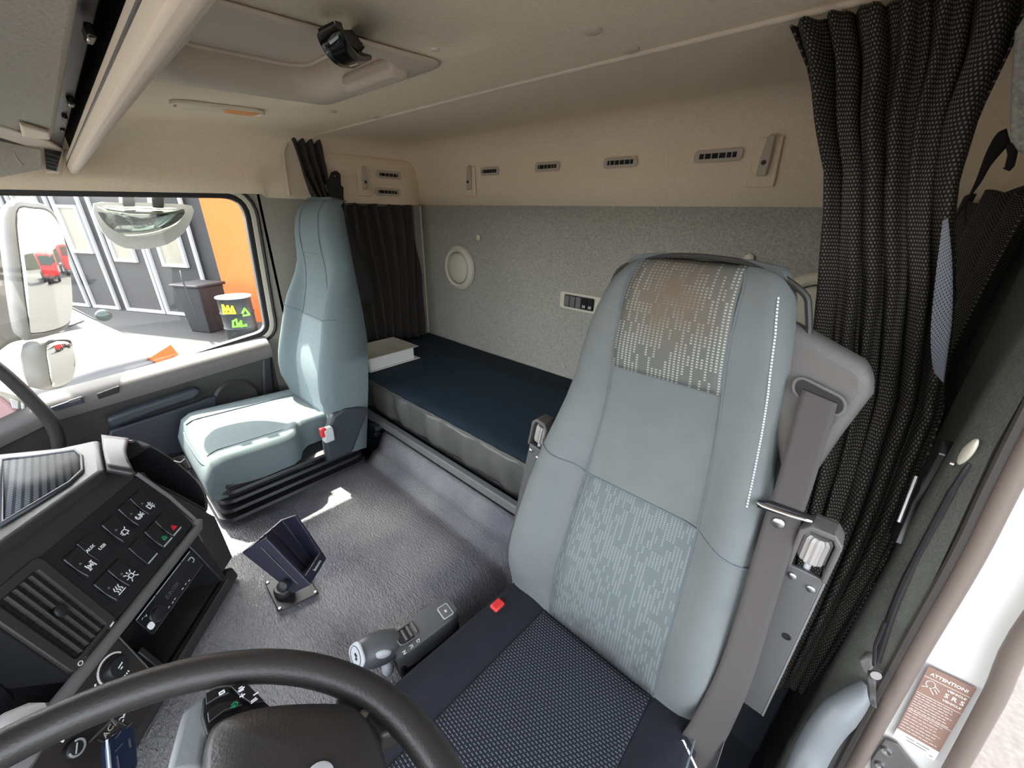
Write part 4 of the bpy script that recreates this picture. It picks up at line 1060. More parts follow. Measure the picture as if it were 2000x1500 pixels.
text('lettering', 'AC', D(r_[0], r_[1], 0), EU, EV, 0.014, M['cream'], cl, thick=0.0003)
for a in ((172,1425),):
    pass
tube('divider', [D(-0.135, -0.070, 0.001), D(-0.130, -0.130, 0.001)], 0.0016, M['plas'], cl, n=6)
tube('divider', [D(-0.165, -0.075, 0.001), D(-0.160, -0.130, 0.001)], 0.0016, M['plas'], cl, n=6)
ig = (-0.1888,-0.0487)
il = lathe('ignition_lock', D(ig[0], ig[1], 0.0), DN, [(0.0145, 0), (0.0138, 0.008), (0.0125, 0.009), (0, 0.009)], M['plas2'], dash, n=24)
strokes('lock_ring', D(ig[0], ig[1], 0.009), EU, EV, DN, [arc(0, 0, 0.0112, -200, 60, 16)], 0.0028, M['silver'], il)
strokes('lock_mark', D(ig[0], ig[1], 0.0092), EU, EV, DN, [[(-.006,-.004), (.004,.005)]], 0.002, M['silver'], il)
fb = V((0.11,-0.172,0.728)); fu = (V((0.092,-0.166,0.75))-V((0.12,-0.175,0.716))).normalized(); fx = (EU-fu*EU.dot(fu)).normalized(); fn = fx.cross(fu)
fob = thing('key_fob', fb-fu*0.045, 'dark blue remote key fob hanging by the steering column', 'key')
plate('fob_body', fb, fx, fu, fn, rrect(0.045, 0.072, 0.014), 0.014, M['fob'], fob, bev=0.004)
strokes('fob_marks', fb+fn*0.0145, fx, fu, fn, [[(-.010,.030), (-.002,.034)], [(.008,.034), (.016,.036)], [(-.012,.012), (-.002,.016)], [(-.010,.004), (-.009,-.014)], [(.010,.016), (.011,.004)]], 0.0018, M['steel'], fob)
tube('fob_edge', [fb-fx*0.0205+fu*0.035+fn*0.012, fb-fx*0.0205-fu*0.035+fn*0.012], 0.0016, M['silver'], fob, n=6)
tube('key_link', [fb+fu*0.045+fn*0.007, fb+fu*0.055, D(ig[0]+0.012, ig[1]-0.012, 0.010)], 0.002, M['steel'], fob, n=6)

# ================================================================== STEERING WHEEL
WC, WT = V((.626,-.1285,1.153)), .188
WX, WY, WN = V((1,0,0)), V((0, math.cos(WT), -math.sin(WT))), V((0, math.sin(WT), math.cos(WT)))
sw = thing('steering_wheel', WC-WN*0.10, 'large black steering wheel in the bottom foreground', 'steering wheel')
ringp = [WC+(WX*math.cos(2*PI*i/96)+WY*math.sin(2*PI*i/96))*0.2285 for i in range(96)]
tube('rim', ringp, 0.0150, M['wheel'], sw, n=16, closed=True)
hub = [(0.512,-0.042,1.136), (0.495,-0.036,1.135), (0.486,-0.027,1.134), (0.49,-0.009,1.13), (0.505,0.015,1.126), (0.533,0.048,1.119), (0.552,0.063,1.117), (0.573,0.068,1.116), (0.596,0.067,1.116), (0.624,0.06,1.117), (0.66,0.048,1.119), (0.671,0.007,1.127), (0.613,-0.039,1.136), (0.559,-0.052,1.138)]
hs_ = smoothpath(hub, 3, closed=True); hc = sum(hs_, V((0,0,0)))/len(hs_)
loft('airbag_pad', [[p-WN*0.030 for p in hs_], [p-WN*0.006 for p in hs_], [hc+(p-hc)*0.97+WN*0.006 for p in hs_], [hc+(p-hc)*0.88+WN*0.012 for p in hs_], [hc+(p-hc)*0.5+WN*0.017 for p in hs_], [hc+(p-hc)*0.05+WN*0.018 for p in hs_]], M['wheel'], sw, ang=50)
lathe('emblem', V((0.591,0.019,1.143)), WN, [(0.011, 0), (0.011, 0.0015), (0.009, 0.0025), (0, 0.0027)], M['silver'], sw, n=24)
# spokes
sp1 = [(0.442,-0.023,1.129), (0.437,-0.011,1.126), (0.443,-0.001,1.125), (0.507,0.013,1.122), (0.487,-0.033,1.131), (0.51,-0.041,1.132), (0.497,-0.063,1.136), (0.469,-0.052,1.134), (0.448,-0.043,1.133)]
lab(prism('spoke', sp1, -WN*0.022, M['spoke'], sw, bev=0.008, seg=3), 'pale grey spoke')
sp1b = [(0.451,-0.028,1.134), (0.452,-0.015,1.131), (0.461,0.002,1.128), (0.502,0.013,1.126), (0.489,-0.009,1.13), (0.485,-0.023,1.133), (0.488,-0.033,1.135), (0.468,-0.033,1.135)]
bp_ = prism('button_pad', sp1b, -WN*0.018, M['plas2'], sw, bev=0.002)
for pts in ([(0.452,-0.026,1.134), (0.452,-0.019,1.132), (0.458,-0.01,1.131), (0.465,-0.011,1.131), (0.462,-0.02,1.132), (0.463,-0.028,1.134)], [(0.471,-0.029,1.134), (0.469,-0.021,1.133), (0.476,-0.007,1.13), (0.484,-0.006,1.13), (0.479,-0.018,1.132), (0.481,-0.03,1.134)],
            [(0.458,-0.009,1.13), (0.463,0.002,1.128), (0.494,0.009,1.127), (0.488,0,1.129), (0.475,-0.005,1.13)]):
    prism('button', [V(p)+WN*0.0002 for p in pts], WN*0.004, M['gloss2'], bp_, bev=0.001)
for c_, L_ in (((0.461,-0.015,1.136), [[(-.003,-.002), (.003,-.002), (.003,.002), (-.003,.002), (-.003,-.002)]]), ((0.469,-0.002,1.134), [[(-.004,0), (.004,.001)], [(-.002,.003), (.003,.003)], [(-.002,-.003), (.002,-.003)]]),
               ((0.488,0.003,1.133), [[(-.004,0), (.004,.001)], [(-.003,-.003), (.003,-.002)]]), ((0.482,0.006,1.132), [[(-.003,0), (.003,0)]]), ((0.476,-0.003,1.134), [[(-.003,0), (.003,0)], [(0,-.003), (0,.003)]])):
    strokes('button_mark', c_, -WY, WX, WN, [[(a*.6, b*.6) for a, b in l] for l in L_], 0.0009, M['white'], bp_)
strokes('button_mark', (0.48,-0.01,1.135), -WY, WX, WN, [arc(0, 0, 0.0022, 40, 320, 8), [(0,0), (.003,.001)]], 0.0009, M['greenmark'], bp_)
sp2 = [(0.524,0.066,1.112), (0.556,0.088,1.108), (0.592,0.097,1.106), (0.592,0.084,1.108), (0.587,0.07,1.111), (0.567,0.068,1.112), (0.55,0.064,1.112), (0.536,0.053,1.114), (0.529,0.057,1.114)]
prism('spoke', sp2, -WN*0.022, M['wheel'], sw, bev=0.009, seg=3)
lathe('spoke_plug', V((0.562,0.069,1.115)), WN, [(0.004, 0), (0.004, 0.002), (0, 0.0025)], M['steel'], sw, n=12)
lathe('column', WC-WN*0.03, -WN, [(0.05, 0), (0.06, 0.06), (0.055, 0.34), (0, 0.34)], M['plas'], sw, n=20)
cw = thing('instrument_cowl', (0.36,-0.159,1.143), 'grey rounded instrument hood edge at the lower left', 'dashboard hood')
ellipsoid('hood', (0.216,-0.231,0.963), (V((0.060,0,0)), V((0,0.070,0.02)), V((0,0,0.022))), M['grey'], cw)

# ================================================================== ITEMS ON THE ENGINE COVER
TZ = 0.622
cr = thing('device_cradle', (-0.095,0.155,0.622), 'navy plastic scanner cradle on a square black foot bolted to the mat', 'cradle')
b0, b1, b2, b3 = V((-0.179,0.118,0.625)), V((-0.061,0.111,0.625)), V((-0.04,0.203,0.625)), V((-0.15,0.206,0.625))
prism('base_plate', [b0, b1, b2, b3], (0,0,0.004), M['plas2'], cr, bev=0.002)
bc_ = (b0+b1+b2+b3)/4
for q in (b0, b1, b2, b3):
    c_ = q.lerp(bc_, 0.13)+V((0,0,0.004))
    lathe('screw', c_, (0,0,1), [(0.0042, 0), (0.0042, 0.002), (0.0030, 0.003), (0, 0.003)], M['steel'], cr, n=12)
jl = V((-0.111,0.144,0.632))
lathe('swivel_collar', jl, (0,0,1), [(0.024, -0.005), (0.024, 0.008), (0.020, 0.014), (0, 0.014)], M['plas2'], cr, n=24)
ellipsoid('ball_joint', jl+V((0.004,0.006,0.02)), (V((0.017,0,0)), V((0,0.017,0)), V((0,0,0.016))), M['gloss'], cr)
lathe('clamp_screw', V((-0.023,0.129,0.735)), V((0.6,-0.6,0.5)), [(0.012, -0.01), (0.012, 0.004), (0.008, 0.006), (0, 0.006)], M['plas2'], cr, n=14)
# the tray: open shell, front opening towards the driver
TL, TR_, BR, BL = V((-0.104,0.138,0.824)), V((-0.143,0.223,0.816)), V((-0.032,0.237,0.732)), V((0.015,0.177,0.728))
kTL, kTR, kBR, kBL = V((-0.133,0.088,0.792)), V((-0.188,0.194,0.79)), V((-0.06,0.221,0.687)), V((-0.016,0.143,0.703))
vs = [TL, TR_, BR, BL, kTL, kTR, kBR, kBL]
def inset(q, f): c = sum(q, V((0,0,0)))/4; return [p.lerp(c, f) for p in q]
fr_, bk_ = [TL, TR_, BR, BL], [kTL, kTR, kBR, kBL]
upv = ((TL+TR_)-(BL+BR)).normalized()
lip = 0.024
def cell(q): return q
iF = [TL+(TR_-TL)*0.05, TR_+(TL-TR_)*0.05, BR+(BL-BR)*0.06, BL+(BR-BL)*0.06]
iB = [p+(b-p)*0.82 for p, b in zip(iF, [kTL+(kTR-kTL)*0.06, kTR+(kTL-kTR)*0.06, kBR+(kBL-kBR)*0.06, kBL+(kBR-kBL)*0.06])]
up1 = [iF[0]+upv*0.0, iF[1]+upv*0.0, iF[2]+upv*lip, iF[3]+upv*lip]
up2 = [iB[0], iB[1], iB[2]+upv*lip, iB[3]+upv*lip]
vs = fr_+bk_+up1+up2
fs = [(0,4,7,3), (1,2,6,5), (3,7,6,2), (4,5,6,7), (0,3,11,8), (1,9,10,2), (3,2,10,11), (8,11,15,12), (9,13,14,10), (11,10,14,15), (12,15,14,13), (0,8,12,4), (9,1,5,13), (4,12,13,5)]
mk('cradle_tray', vs, fs, M['cradle'], cr, bev=0.003, ang=25)
for f_ in (0.28, 0.42, 0.66):
    a_ = iB[0].lerp(iB[1], f_)-(iB[0]-iF[0])*0.06; b_ = up2[3].lerp(up2[2], f_)-(iB[0]-iF[0])*0.06
    tube('guide_rib', [a_, b_], 0.0022, M['cradle'], cr, n=6)
nrm_ = (TR_-TL).cross(BL-TL).normalized()
if nrm_.dot(V((0.8,0,1.55))-TL) < 0: nrm_ = -nrm_
ux_ = (BR-BL).normalized()
text('lettering', 'lenovo', BL.lerp(BR, 0.55)+upv*0.012+nrm_*0.003, ux_, upv, 0.011, M['silver'], cr, thick=0.0003)
sidn = (kTL-TL).cross(BL-TL).normalized()
if sidn.dot(V((0.8,0,1.55))-TL) < 0: sidn = -sidn
tube('side_line', [TL.lerp(kTL, 0.35)+(BL-TL)*0.08+sidn*0.0004, BL.lerp(kBL, 0.45)-(BL-TL)*0.10+sidn*0.0004], 0.0009, M['steel'], cr, n=6)

# gear selector on its armrest ------------------------------------------
gs = thing('gear_selector', (0.208,0.309,0.6), 'dark grey folding gear selector beside the navy seat cushion', 'gear selector')
ga, gb = V((0.28,0.385,0.715)), V((0.259,0.238,0.715))
gd = (ga-gb); gl = gd.length; gd.normalize(); gx_ = V((gd.y, -gd.x, 0)).normalized()
if gx_.x < 0: gx_ = -gx_
gm = (ga+gb)/2+gx_*0.008
def gz(t): return 0.716-0.020*(1-t)**2-0.004*t
rings = []
for i in range(13):
    t = i/12; c_ = gb.lerp(ga, t)+gx_*0.008; wd = interp([(0, .026), (.2, .034), (.6, .036), (.9, .034), (1, .024)], t); z = gz(t)
    rings.append([V((c_.x, c_.y, 0))+gx_*a*wd+V((0,0,z+b)) for a, b in ((-1,-.045), (-1.0,-.010), (-.92,-.003), (-.8,0), (-.4,.001), (.4,.001), (.8,0), (.92,-.003), (1.0,-.010), (1,-.045))])
loft('armrest_body', rings, M['blueg'], gs, ang=30)
def gp_(t, a, lift=0.0): c_ = gb.lerp(ga, t)+gx_*(0.008+a); return V((c_.x, c_.y, gz(t)+0.001+lift))
bq_ = plate('park_button', gp_(0.84, 0.008), gx_, gd, V((0,0,1)), rrect(0.030, 0.022, 0.003), 0.0025, M['grey'], gs, bev=0.001)
frame_ring('button_frame', gp_(0.84, 0.008), gx_, gd, V((0,0,1)), rrect(0.034, 0.026, 0.004), rrect(0.030, 0.022, 0.003), 0.0018, M['silver'], gs)
strokes('park_mark', gp_(0.84, 0.008, 0.0026), gx_, gd, V((0,0,1)), [[(-.002,-.002), (0,.003), (.002,-.002)], [(.003,-.002), (.004,.002)]], 0.0012, M['white'], bq_)
plate('gate_slot', gp_(0.27, -0.004, -0.001), gx_, gd, V((0,0,1)), rrect(0.036, 0.052, 0.010), 0.002, M['plas2'], gs)
frame_ring('gate_rim', gp_(0.27, -0.004, -0.001), gx_, gd, V((0,0,1)), rrect(0.042, 0.058, 0.012), rrect(0.036, 0.052, 0.010), 0.004, M['grey'], gs, bev=0.001)
for i in range(3):
    tube('gate_ridge', [gp_(0.20+0.08*i, -0.018, 0.002), gp_(0.20+0.08*i, 0.010, 0.002)], 0.0035, M['wing'], gs, n=8)
for i, k_ in enumerate(([[(-.003,-.003), (-.003,.003), (.003,-.003), (.003,.003)]], [[(-.003,-.003), (-.003,.003), (.003,.002), (0,0), (.003,-.003)]], [[(-.003,-.003), (-.003,.003), (.003,.001), (.002,-.003), (-.003,-.003)]])):
    strokes('gate_mark', gp_(0.10+0.11*i, 0.026, 0.0), gx_, gd, V((0,0,1)), k_, 0.0014, M['white'], gs)
# lever with ball grip pointing forward
k0, k1 = V((0.26,0.269,0.684)), V((0.232,0.172,0.708))
kd = (k1-k0).normalized(); kside = V((0.272,0.2,0.689))-V((0.208,0.21,0.709)); kside = (kside-kd*kside.dot(kd)).normalized(); kn = kd.cross(kside)
rings = []
for t, r_ in ((-0.05, 0.012), (0.05, 0.020), (0.2, 0.028), (0.45, 0.034), (0.7, 0.034), (0.88, 0.030), (0.97, 0.024), (1.02, 0.014)):
    c_ = k0.lerp(k1, t); rings.append([c_+(kside*math.cos(2*PI*q/20)*1.0+kn*math.sin(2*PI*q/20)*0.80)*r_ for q in range(20)])
lev = loft('lever_grip', rings, M['blueg'], gs, ang=60)
toC = (V((0.8,0,1.55))-k1).normalized()
wn_ = (toC*0.55+kd*0.8).normalized(); wu_ = (kside-wn_*kside.dot(wn_)).normalized(); wv_ = wn_.cross(wu_)
ec = k0.lerp(k1, 0.93)+toC*0.012
lab(plate('end_badge', ec, wu_, wv_, wn_, [(a*1.0, b) for a, b in rrect(0.050, 0.034, 0.014, 5)], 0.008, M['silver'], lev, bev=0.003), 'pale silver end badge')
strokes('badge_line', ec+wn_*0.0082, wu_, wv_, wn_, [arc(0, 0, 0.020, 0, 360, 20, ry=0.012)], 0.001, M['plas2'], lev)
strokes('badge_mark', ec+wn_*0.0082, wu_, wv_, wn_, [[(-.004,.001), (.001,.002)], [(.004,-.001), (.006,0)]], 0.004, M['plas2'], lev)
bt_c = V((0.282,0.195,0.735))
bn_ = ((V((0.8,0,1.55))-bt_c).normalized()+kside*0.8).normalized(); bu_ = (kd-bn_*kd.dot(bn_)).normalized(); bv_ = bn_.cross(bu_)
lc = k0.lerp(k1, 0.55); sideax = bn_
lab(ellipsoid('thumb_button', lc+sideax*0.026, (bu_*0.024, bv_*0.010, sideax*0.006), M['silver'], lev), 'silver thumb button')
tube('lever_stem', [k0+V((0.0,0,0)), k0+V((0.005,0.005,-0.05)), k0+V((0.01,0.0,-0.085))], 0.016, M['plas2'], gs, n=10)
ellipsoid('stem_knob', V((0.266,0.22,0.649)), (V((0.013,0,0)), V((0,0.013,0)), V((0,0,0.018))), M['silver'], gs)
prism('arm_support', [gp_(0.0, -0.02, -0.03), gp_(0.0, 0.03, -0.03), gp_(1.0, 0.03, -0.03), gp_(1.0, -0.02, -0.03)], (0, 0, -0.044), M['plas2'], gs, bev=0.006)
M['_'] = None

# ================================================================== PASSENGER DOOR PANEL
dp = thing('door_1', (-1.06, 0.1, FZ), 'dark passenger door trim panel below the sunlit window', 'door')
dp['kind'] = 'structure'; del dp['category']
def sill_z(y): return interp([(-0.42, 0.90), (-0.17, 0.985), (0.45, 1.040), (0.60, 1.05)], y)
ys = [-0.42, -0.17, 0.0, 0.15, 0.3, 0.45, 0.495]
rings = []
for y in ys:
    z = sill_z(y)
    rings.append([V((-1.118, y, z-0.020)), V((-1.100, y, z-0.004)), V((-1.060, y, z-0.016)), V((-1.036, y, z-0.034)), V((-1.030, y, z-0.055)), V((-1.036, y, z-0.085)), V((-1.118, y, z-0.085))])
lab(loft('window_ledge', rings, M['wing'], dp, ang=50), 'taupe window ledge')
prism('slot', [(-1.04,-0.052,0.962), (-1.04,0.007,0.974), (-1.04,0.001,0.951), (-1.04,-0.052,0.943)], (0.012, 0, 0), M['plas2'], dp, bev=0.002)
prism('window_switch', [(-1.036,-0.161,0.951), (-1.036,-0.085,0.965), (-1.036,-0.089,0.942), (-1.036,-0.158,0.937)], (0.010, 0, 0), M['blue'], dp, bev=0.002)
prism('lock_button', [(-1.026,-0.118,0.963), (-1.026,-0.089,0.968), (-1.026,-0.091,0.957), (-1.026,-0.118,0.954)], (0.006, 0, 0), M['grey'], dp, bev=0.001)
rings = []
for y in ys:
    z = sill_z(y)
    rings.append([V((-1.118, y, z-0.075)), V((-1.046, y, z-0.078)), V((-1.055, y, z-0.18)), V((-1.060, y, 0.55)), V((-1.060, y, 0.14)), V((-1.118, y, 0.14))])
loft('panel', rings, M['plas'], dp, ang=40)
prism('armrest', [(-1.05,-0.055,0.873), (-1.05,0.015,0.886), (-1.05,0.208,0.908), (-1.05,0.222,0.886), (-1.05,0.193,0.862), (-1.05,0.069,0.851), (-1.05,-0.054,0.832)], (0.035, 0, 0), M['blue'], dp, bev=0.012, seg=3)
prism('door_pocket', [(-1.055,-0.06,0.82), (-1.055,0.201,0.842), (-1.055,0.228,0.849), (-1.055,0.262,0.849), (-1.055,0.209,0.628), (-1.055,-0.106,0.697)], (0.022, 0, 0), M['blue'], dp, bev=0.006)
lathe('speaker', (-1.052,0.328,0.808), (1,0,0), [(0.085, -0.02), (0.085, 0.006), (0.075, 0.016), (0.060, 0.012), (0, 0.010)], M['plas'], dp, n=32)
prism('rear_edge', [(-1.04,0.454,0.959), (-1.04,0.482,0.999), (-1.04,0.495,0.972), (-1.04,0.471,0.784), (-1.04,0.46,0.71), (-1.04,0.411,0.728)], (-0.05, 0, 0), M['plas2'], dp, bev=0.010, seg=3)
# grab bar near the windscreen pillar
gbp = smoothpath([(-0.98,-0.241,1.181), (-0.98,-0.211,1.106), (-0.985,-0.191,1.032), (-0.99,-0.175,0.953), (-0.99,-0.17,0.898), (-0.99,-0.178,0.835), (-1,-0.211,0.727)], 6)
tag(tube('grab_bar', gbp, 0.017, M['plas'], n=14), 'dark curved grab bar by the left edge below the mirrors', 'grab bar')
pk = thing('pillar_cover', (-1.07,-0.285,0.79), 'pale pink and white moulded cover at the far left dash corner', 'pillar cover')
prism('cover', [(-1.07,-0.268,1.029), (-1.07,-0.243,1.004), (-1.07,-0.228,0.954), (-1.07,-0.229,0.899), (-1.07,-0.245,0.82), (-1.07,-0.278,0.727), (-1.07,-0.379,0.782)], (-0.03, 0, 0), M['pinkc'], pk, bev=0.010, seg=3)
prism('white_trim', [(-1.075,-0.266,1.039), (-1.075,-0.238,1.019), (-1.075,-0.195,0.973), (-1.075,-0.195,0.931), (-1.075,-0.257,0.712), (-1.075,-0.274,0.722), (-1.075,-0.228,0.878), (-1.075,-0.225,0.947), (-1.075,-0.245,0.997)], (-0.02, 0, 0), M['cream'], pk, bev=0.004)
prism('dark_clip', [(-1.065,-0.296,0.837), (-1.065,-0.283,0.854), (-1.065,-0.273,0.834), (-1.065,-0.277,0.82), (-1.065,-0.286,0.836), (-1.065,-0.296,0.818)], (-0.006, 0, 0), M['plas2'], pk)
for q in ([(-1.066,-0.232,0.996), (-1.066,-0.218,0.981), (-1.066,-0.226,0.955), (-1.066,-0.236,0.964)], [(-1.066,-0.215,0.976), (-1.066,-0.21,0.967), (-1.066,-0.217,0.937), (-1.066,-0.222,0.948)]):
    prism('tab', q, (-0.006, 0, 0), M['body'], pk, bev=0.002)
apil = [(-0.50, 0.88), (-0.44, 0.90), (-0.375, 1.575), (-0.45, 1.60)]
struct(prism('trim_9', [(XL-0.03, a, b) for a, b in apil], (0.06, 0, 0), M['plas'], bev=0.01), 'dark windscreen pillar')

# ================================================================== HEADLINER ITEMS
ht = thing('roof_hatch', (-0.18, 0.41, 1.83), 'beige roof hatch with recessed lid in the headliner', 'roof hatch')
def hz(x, y, d=0.0): return V((x, y, zc(y)-d))
o_ = [V((-0.316,0.197,1.791)), V((0.089,0.222,1.792)), V((0.17,0.564,1.809)), V((-0.263,0.577,1.81))]
ox0, ox1, oy0, oy1 = -0.435, 0.075, 0.180, 0.605
def rim_pts(x0, x1, y0, y1, r, lift):
    return [hz((x0+x1)/2+a, (y0+y1)/2+b, lift) for a, b in rrect(x1-x0, y1-y0, r, 5)]
R1 = rim_pts(ox0, ox1, oy0, oy1, 0.035, 0.000); R2 = rim_pts(ox0+.006, ox1-.006, oy0+.006, oy1-.006, 0.032, 0.004)
R3 = rim_pts(HX0-.015, HX1+.010, HY0-.005, HY1-.012, 0.05, 0.004); R4 = rim_pts(HX0+.002, HX1-.006, HY0+.004, HY1-.025, 0.06, -0.004)
R5 = rim_pts(HX0+.03, HX1-.03, HY0+.025, HY1-.05, 0.05, -0.055)
loft('hatch_frame', [R1, R2, R3, R4, R5], M['hatchp'], ht, cap=False, ang=50, solid=0.004, soff=-1)
lid = rim_pts(HX0+.022, HX1-.022, HY0+.018, HY1-.044, 0.05, -0.052)
prism('hatch_lid', lid, (0,0,0.012), M['hatchp'], ht, bev=0.003)
tube('lid_seal', [p-V((0,0,0.001)) for p in rim_pts(HX0+.032, HX1-.032, HY0+.028, HY1-.052, 0.05, -0.050)], 0.004, M['moulded'], ht, n=8, closed=True)
for p in ((0.143,0.524,1.801), (-0.186,0.531,1.802)):
    lathe('screw_cap', V(p)+V((0,0,0.001)), (0,0,-1), [(0.008, 0), (0.006, 0.003), (0, 0.0035)], M['moulded'], ht, n=14)
box('recess_block', hz(-0.10, HY1-0.02, 0.004), (0.20, 0.045, 0.035), M['hatchp'], ht, bev=0.012, seg=3)
hd = thing('hatch_handle', (0.12,0.374,1.774), 'glossy black latch handle hanging from the roof hatch', 'handle')
T_ = 1.08
def hp_(x, y): return V(HPT[(x, y)])
arcp = [(0.124,0.347,1.782), (0.136,0.327,1.771), (0.147,0.324,1.757), (0.14,0.334,1.75), (0.11,0.365,1.751), (0.078,0.406,1.763)]
arcq = [(0.124,0.366,1.793), (0.181,0.331,1.772), (0.185,0.338,1.762), (0.17,0.356,1.757), (0.137,0.388,1.76), (0.097,0.428,1.776)]
ribbon('grip', arcp, arcq, 0.005, M['glossh'] if 'glossh' in M else M['gloss'], hd, n=5, nu=4)
prism('cheek', [(0.168,0.336,1.777), (0.153,0.354,1.783), (0.133,0.367,1.783), (0.08,0.416,1.806), (0.08,0.438,1.807), (0.058,0.449,1.807), (0.046,0.431,1.797), (0.094,0.408,1.775), (0.057,0.455,1.788), (0.064,0.429,1.776), (0.089,0.402,1.775), (0.134,0.364,1.773)], (0,0,0.006), M['plas2'], hd, bev=0.0015)
prism('cheek', [(0.123,0.333,1.777), (0.152,0.343,1.782), (0.132,0.355,1.783), (0.098,0.354,1.783), (0.105,0.347,1.772), (0.106,0.343,1.772)], (0,0,0.006), M['plas2'], hd, bev=0.0015)
prism('base_block', [(0.042,0.407,1.815), (0.056,0.453,1.818), (0.015,0.474,1.819), (-0.042,0.457,1.818)], (0,0,0.03), M['gloss'], hd, bev=0.004)
prism('label_plate', [(0.118,0.375,1.755), (0.122,0.388,1.759), (0.108,0.398,1.761), (0.104,0.386,1.756)], (0,0,-0.002), M['paper'], hd)
prism('label_plate', [(0.179,0.318,1.755), (0.205,0.319,1.757), (0.2,0.321,1.755), (0.173,0.323,1.754)], (0,0,-0.002), M['steel'], hd)

il_ = thing('ceiling_light', (-0.625,0.388,1.794), 'slim ceiling lamp with clear and amber lens halves', 'lamp')
la, lb_ = V((-0.681,0.302,1.8)), V((-0.675,0.524,1.811))
lu = (lb_-la).normalized(); lv = V((-lu.y, lu.x, 0)).normalized()
if lv.y < 0: lv = -lv
ln_ = lu.cross(lv)
if ln_.z > 0: ln_ = -ln_
LL = (lb_-la).length; lm = (la+lb_)/2
frame_ring('bezel', lm, lu, lv, ln_, rrect(LL, 0.086, 0.040, 6), rrect(LL*0.93, 0.066, 0.030, 6), 0.010, M['clear'], il_, bev=0.003)
def lens(a0, a1, m, nm, l): return lab(plate(nm, lm+lu*((a0+a1)/2*LL), lu, lv, ln_, rrect((a1-a0)*LL, 0.064, 0.016, 4), 0.010, m, il_, bev=0.002), l)
lens(-0.44, 0.05, M['clear'], 'lens', 'clear lens half'); lens(0.05, 0.41, M['amber'], 'lens', 'amber lens half')
for p, lb, r in (((0.362,0.664,1.818), 'grey screw cap in front of the curtain rail at the right', 0.0155), ((0.363,0.791,1.825), 'grey screw cap behind the curtain rail at the right', 0.0155),
               ((-0.53,0.666,1.818), 'small grey screw cap in front of the rail at the left', 0.011), ((-0.528,0.8,1.825), 'small grey screw cap behind the rail at the left', 0.013)):
    tag(lathe('screw_cap', V(p)+V((0,0,0.0005)), (0,0,-1), [(r, 0), (r, 0.002), (r*0.8, 0.004), (0, 0.005)], M['hatchp'], n=20), lb, 'cap', 'screw caps in the headliner')

# front overhead shelf
os_ = thing('overhead_shelf', (-0.3, 0.0, 1.64), 'beige lipped overhead shelf with grey felt panel at the upper left', 'shelf')
lz = lambda x: interp([(-1.09, 1.634), (0.5, 1.664)], x)
def lp(x, y, dz): return V((x, y, lz(x)+dz))
prof_l = [(0.088, 0.0), (0.098, -0.003), (0.108, 0.002), (0.114, 0.020), (0.114, 0.040), (0.098, 0.044), (0.090, 0.036), (0.086, 0.012)]
loft('shelf_lip', [[lp(x, y-0.012*(x < -0.9)*0, dz) for y, dz in prof_l] for x in (-1.07, -0.6, -0.1, 0.55)], M['moulded'], os_, ang=40, bev=0.003)
tube('lip_groove', [lp(x, 0.0868, 0.018) for x in (-1.06, -0.5, 0.5)], 0.0018, M['plas'], os_, n=6)
prism('shelf_wall', [lp(-1.08, 0.108, 0.035), lp(0.55, 0.108, 0.035), lp(0.55, 0.108, 0.16), lp(-1.08, 0.108, 0.16)], (0,0.006,0), M['plas2'], os_)
prism('shelf_back', [lp(-1.08, 0.09, 0.06), lp(0.55, 0.09, 0.06), lp(0.55, -0.75, 0.10), lp(-1.08, -0.75, 0.10)], (0,0,0.012), M['plas2'], os_, bev=0.002)
fp = [(0.309,0.068,1.695), (0.238,0.011,1.695), (-0.607,-0.046,1.695), (-0.638,-0.008,1.695), (-0.862,0.065,1.695), (-0.684,0.07,1.695), (0.094,0.069,1.695)]
lab(prism('felt_panel', fp, (0,0,0.035), M['feltl'], os_, bev=0.008, seg=3), 'grey felt underside panel')
prism('panel_edge', [(-0.592,-0.046,1.69), (-0.607,-0.009,1.69), (-0.831,0.063,1.69), (-1.005,0.091,1.69), (-1.157,0.091,1.69), (-1.032,0.029,1.69), (-0.848,-0.018,1.69), (-0.772,-0.058,1.69)], (0,0,0.02), M['creamg'], os_, bev=0.004)
prism('handle', [(-0.491,0.019,1.684), (-0.581,0.058,1.684), (-0.709,0.061,1.684), (-0.703,0.018,1.684)], (0,0,0.010), M['moulded'], os_, bev=0.004)
for i, (a, b) in enumerate(((130, 180), (128, 215), (122, 232), (126, 255))):
    pass
for p, s in (((0.159,0.081,1.7), 0.012), ((-0.267,0.083,1.7), 0.014), ((-0.445,0.081,1.7), 0.012), ((-0.645,0.083,1.7), 0.012)):
    box('catch', V(p)+V((0,0,0.004)), (s*2.5, s*0.6, 0.012), M['gloss'], os_, bev=0.002)
vs_ = thing('sun_visor', (-1.0, -0.05, 1.60), 'grey side sun visor panel under the shelf at the left edge', 'visor')
prism('visor', [(-1,-0.054,1.701), (-1,-0.021,1.698), (-1,0.048,1.685), (-1,0.035,1.637), (-1,-0.049,1.61), (-1,-0.086,1.603)], (-0.012, 0, 0), M['feltv'] if 'feltv' in M else M['feltl'], vs_, bev=0.003)
tube('tear_mark', [(-0.998,-0.007,1.673), (-0.998,-0.005,1.654), (-0.998,-0.001,1.642)], 0.0012, M['cream'], vs_, n=5)
gr = thing('speaker_grille', (-1.02, 0.03, 1.62), 'small dark slatted grille at the passenger end of the shelf', 'grille')
prism('grille_frame', [(-1.02,0.051,1.694), (-1.02,0.094,1.691), (-1.02,0.067,1.63), (-1.02,0.039,1.628), (-1.02,0.038,1.644)], (-0.02, 0, 0), M['moulded'], gr, bev=0.003)
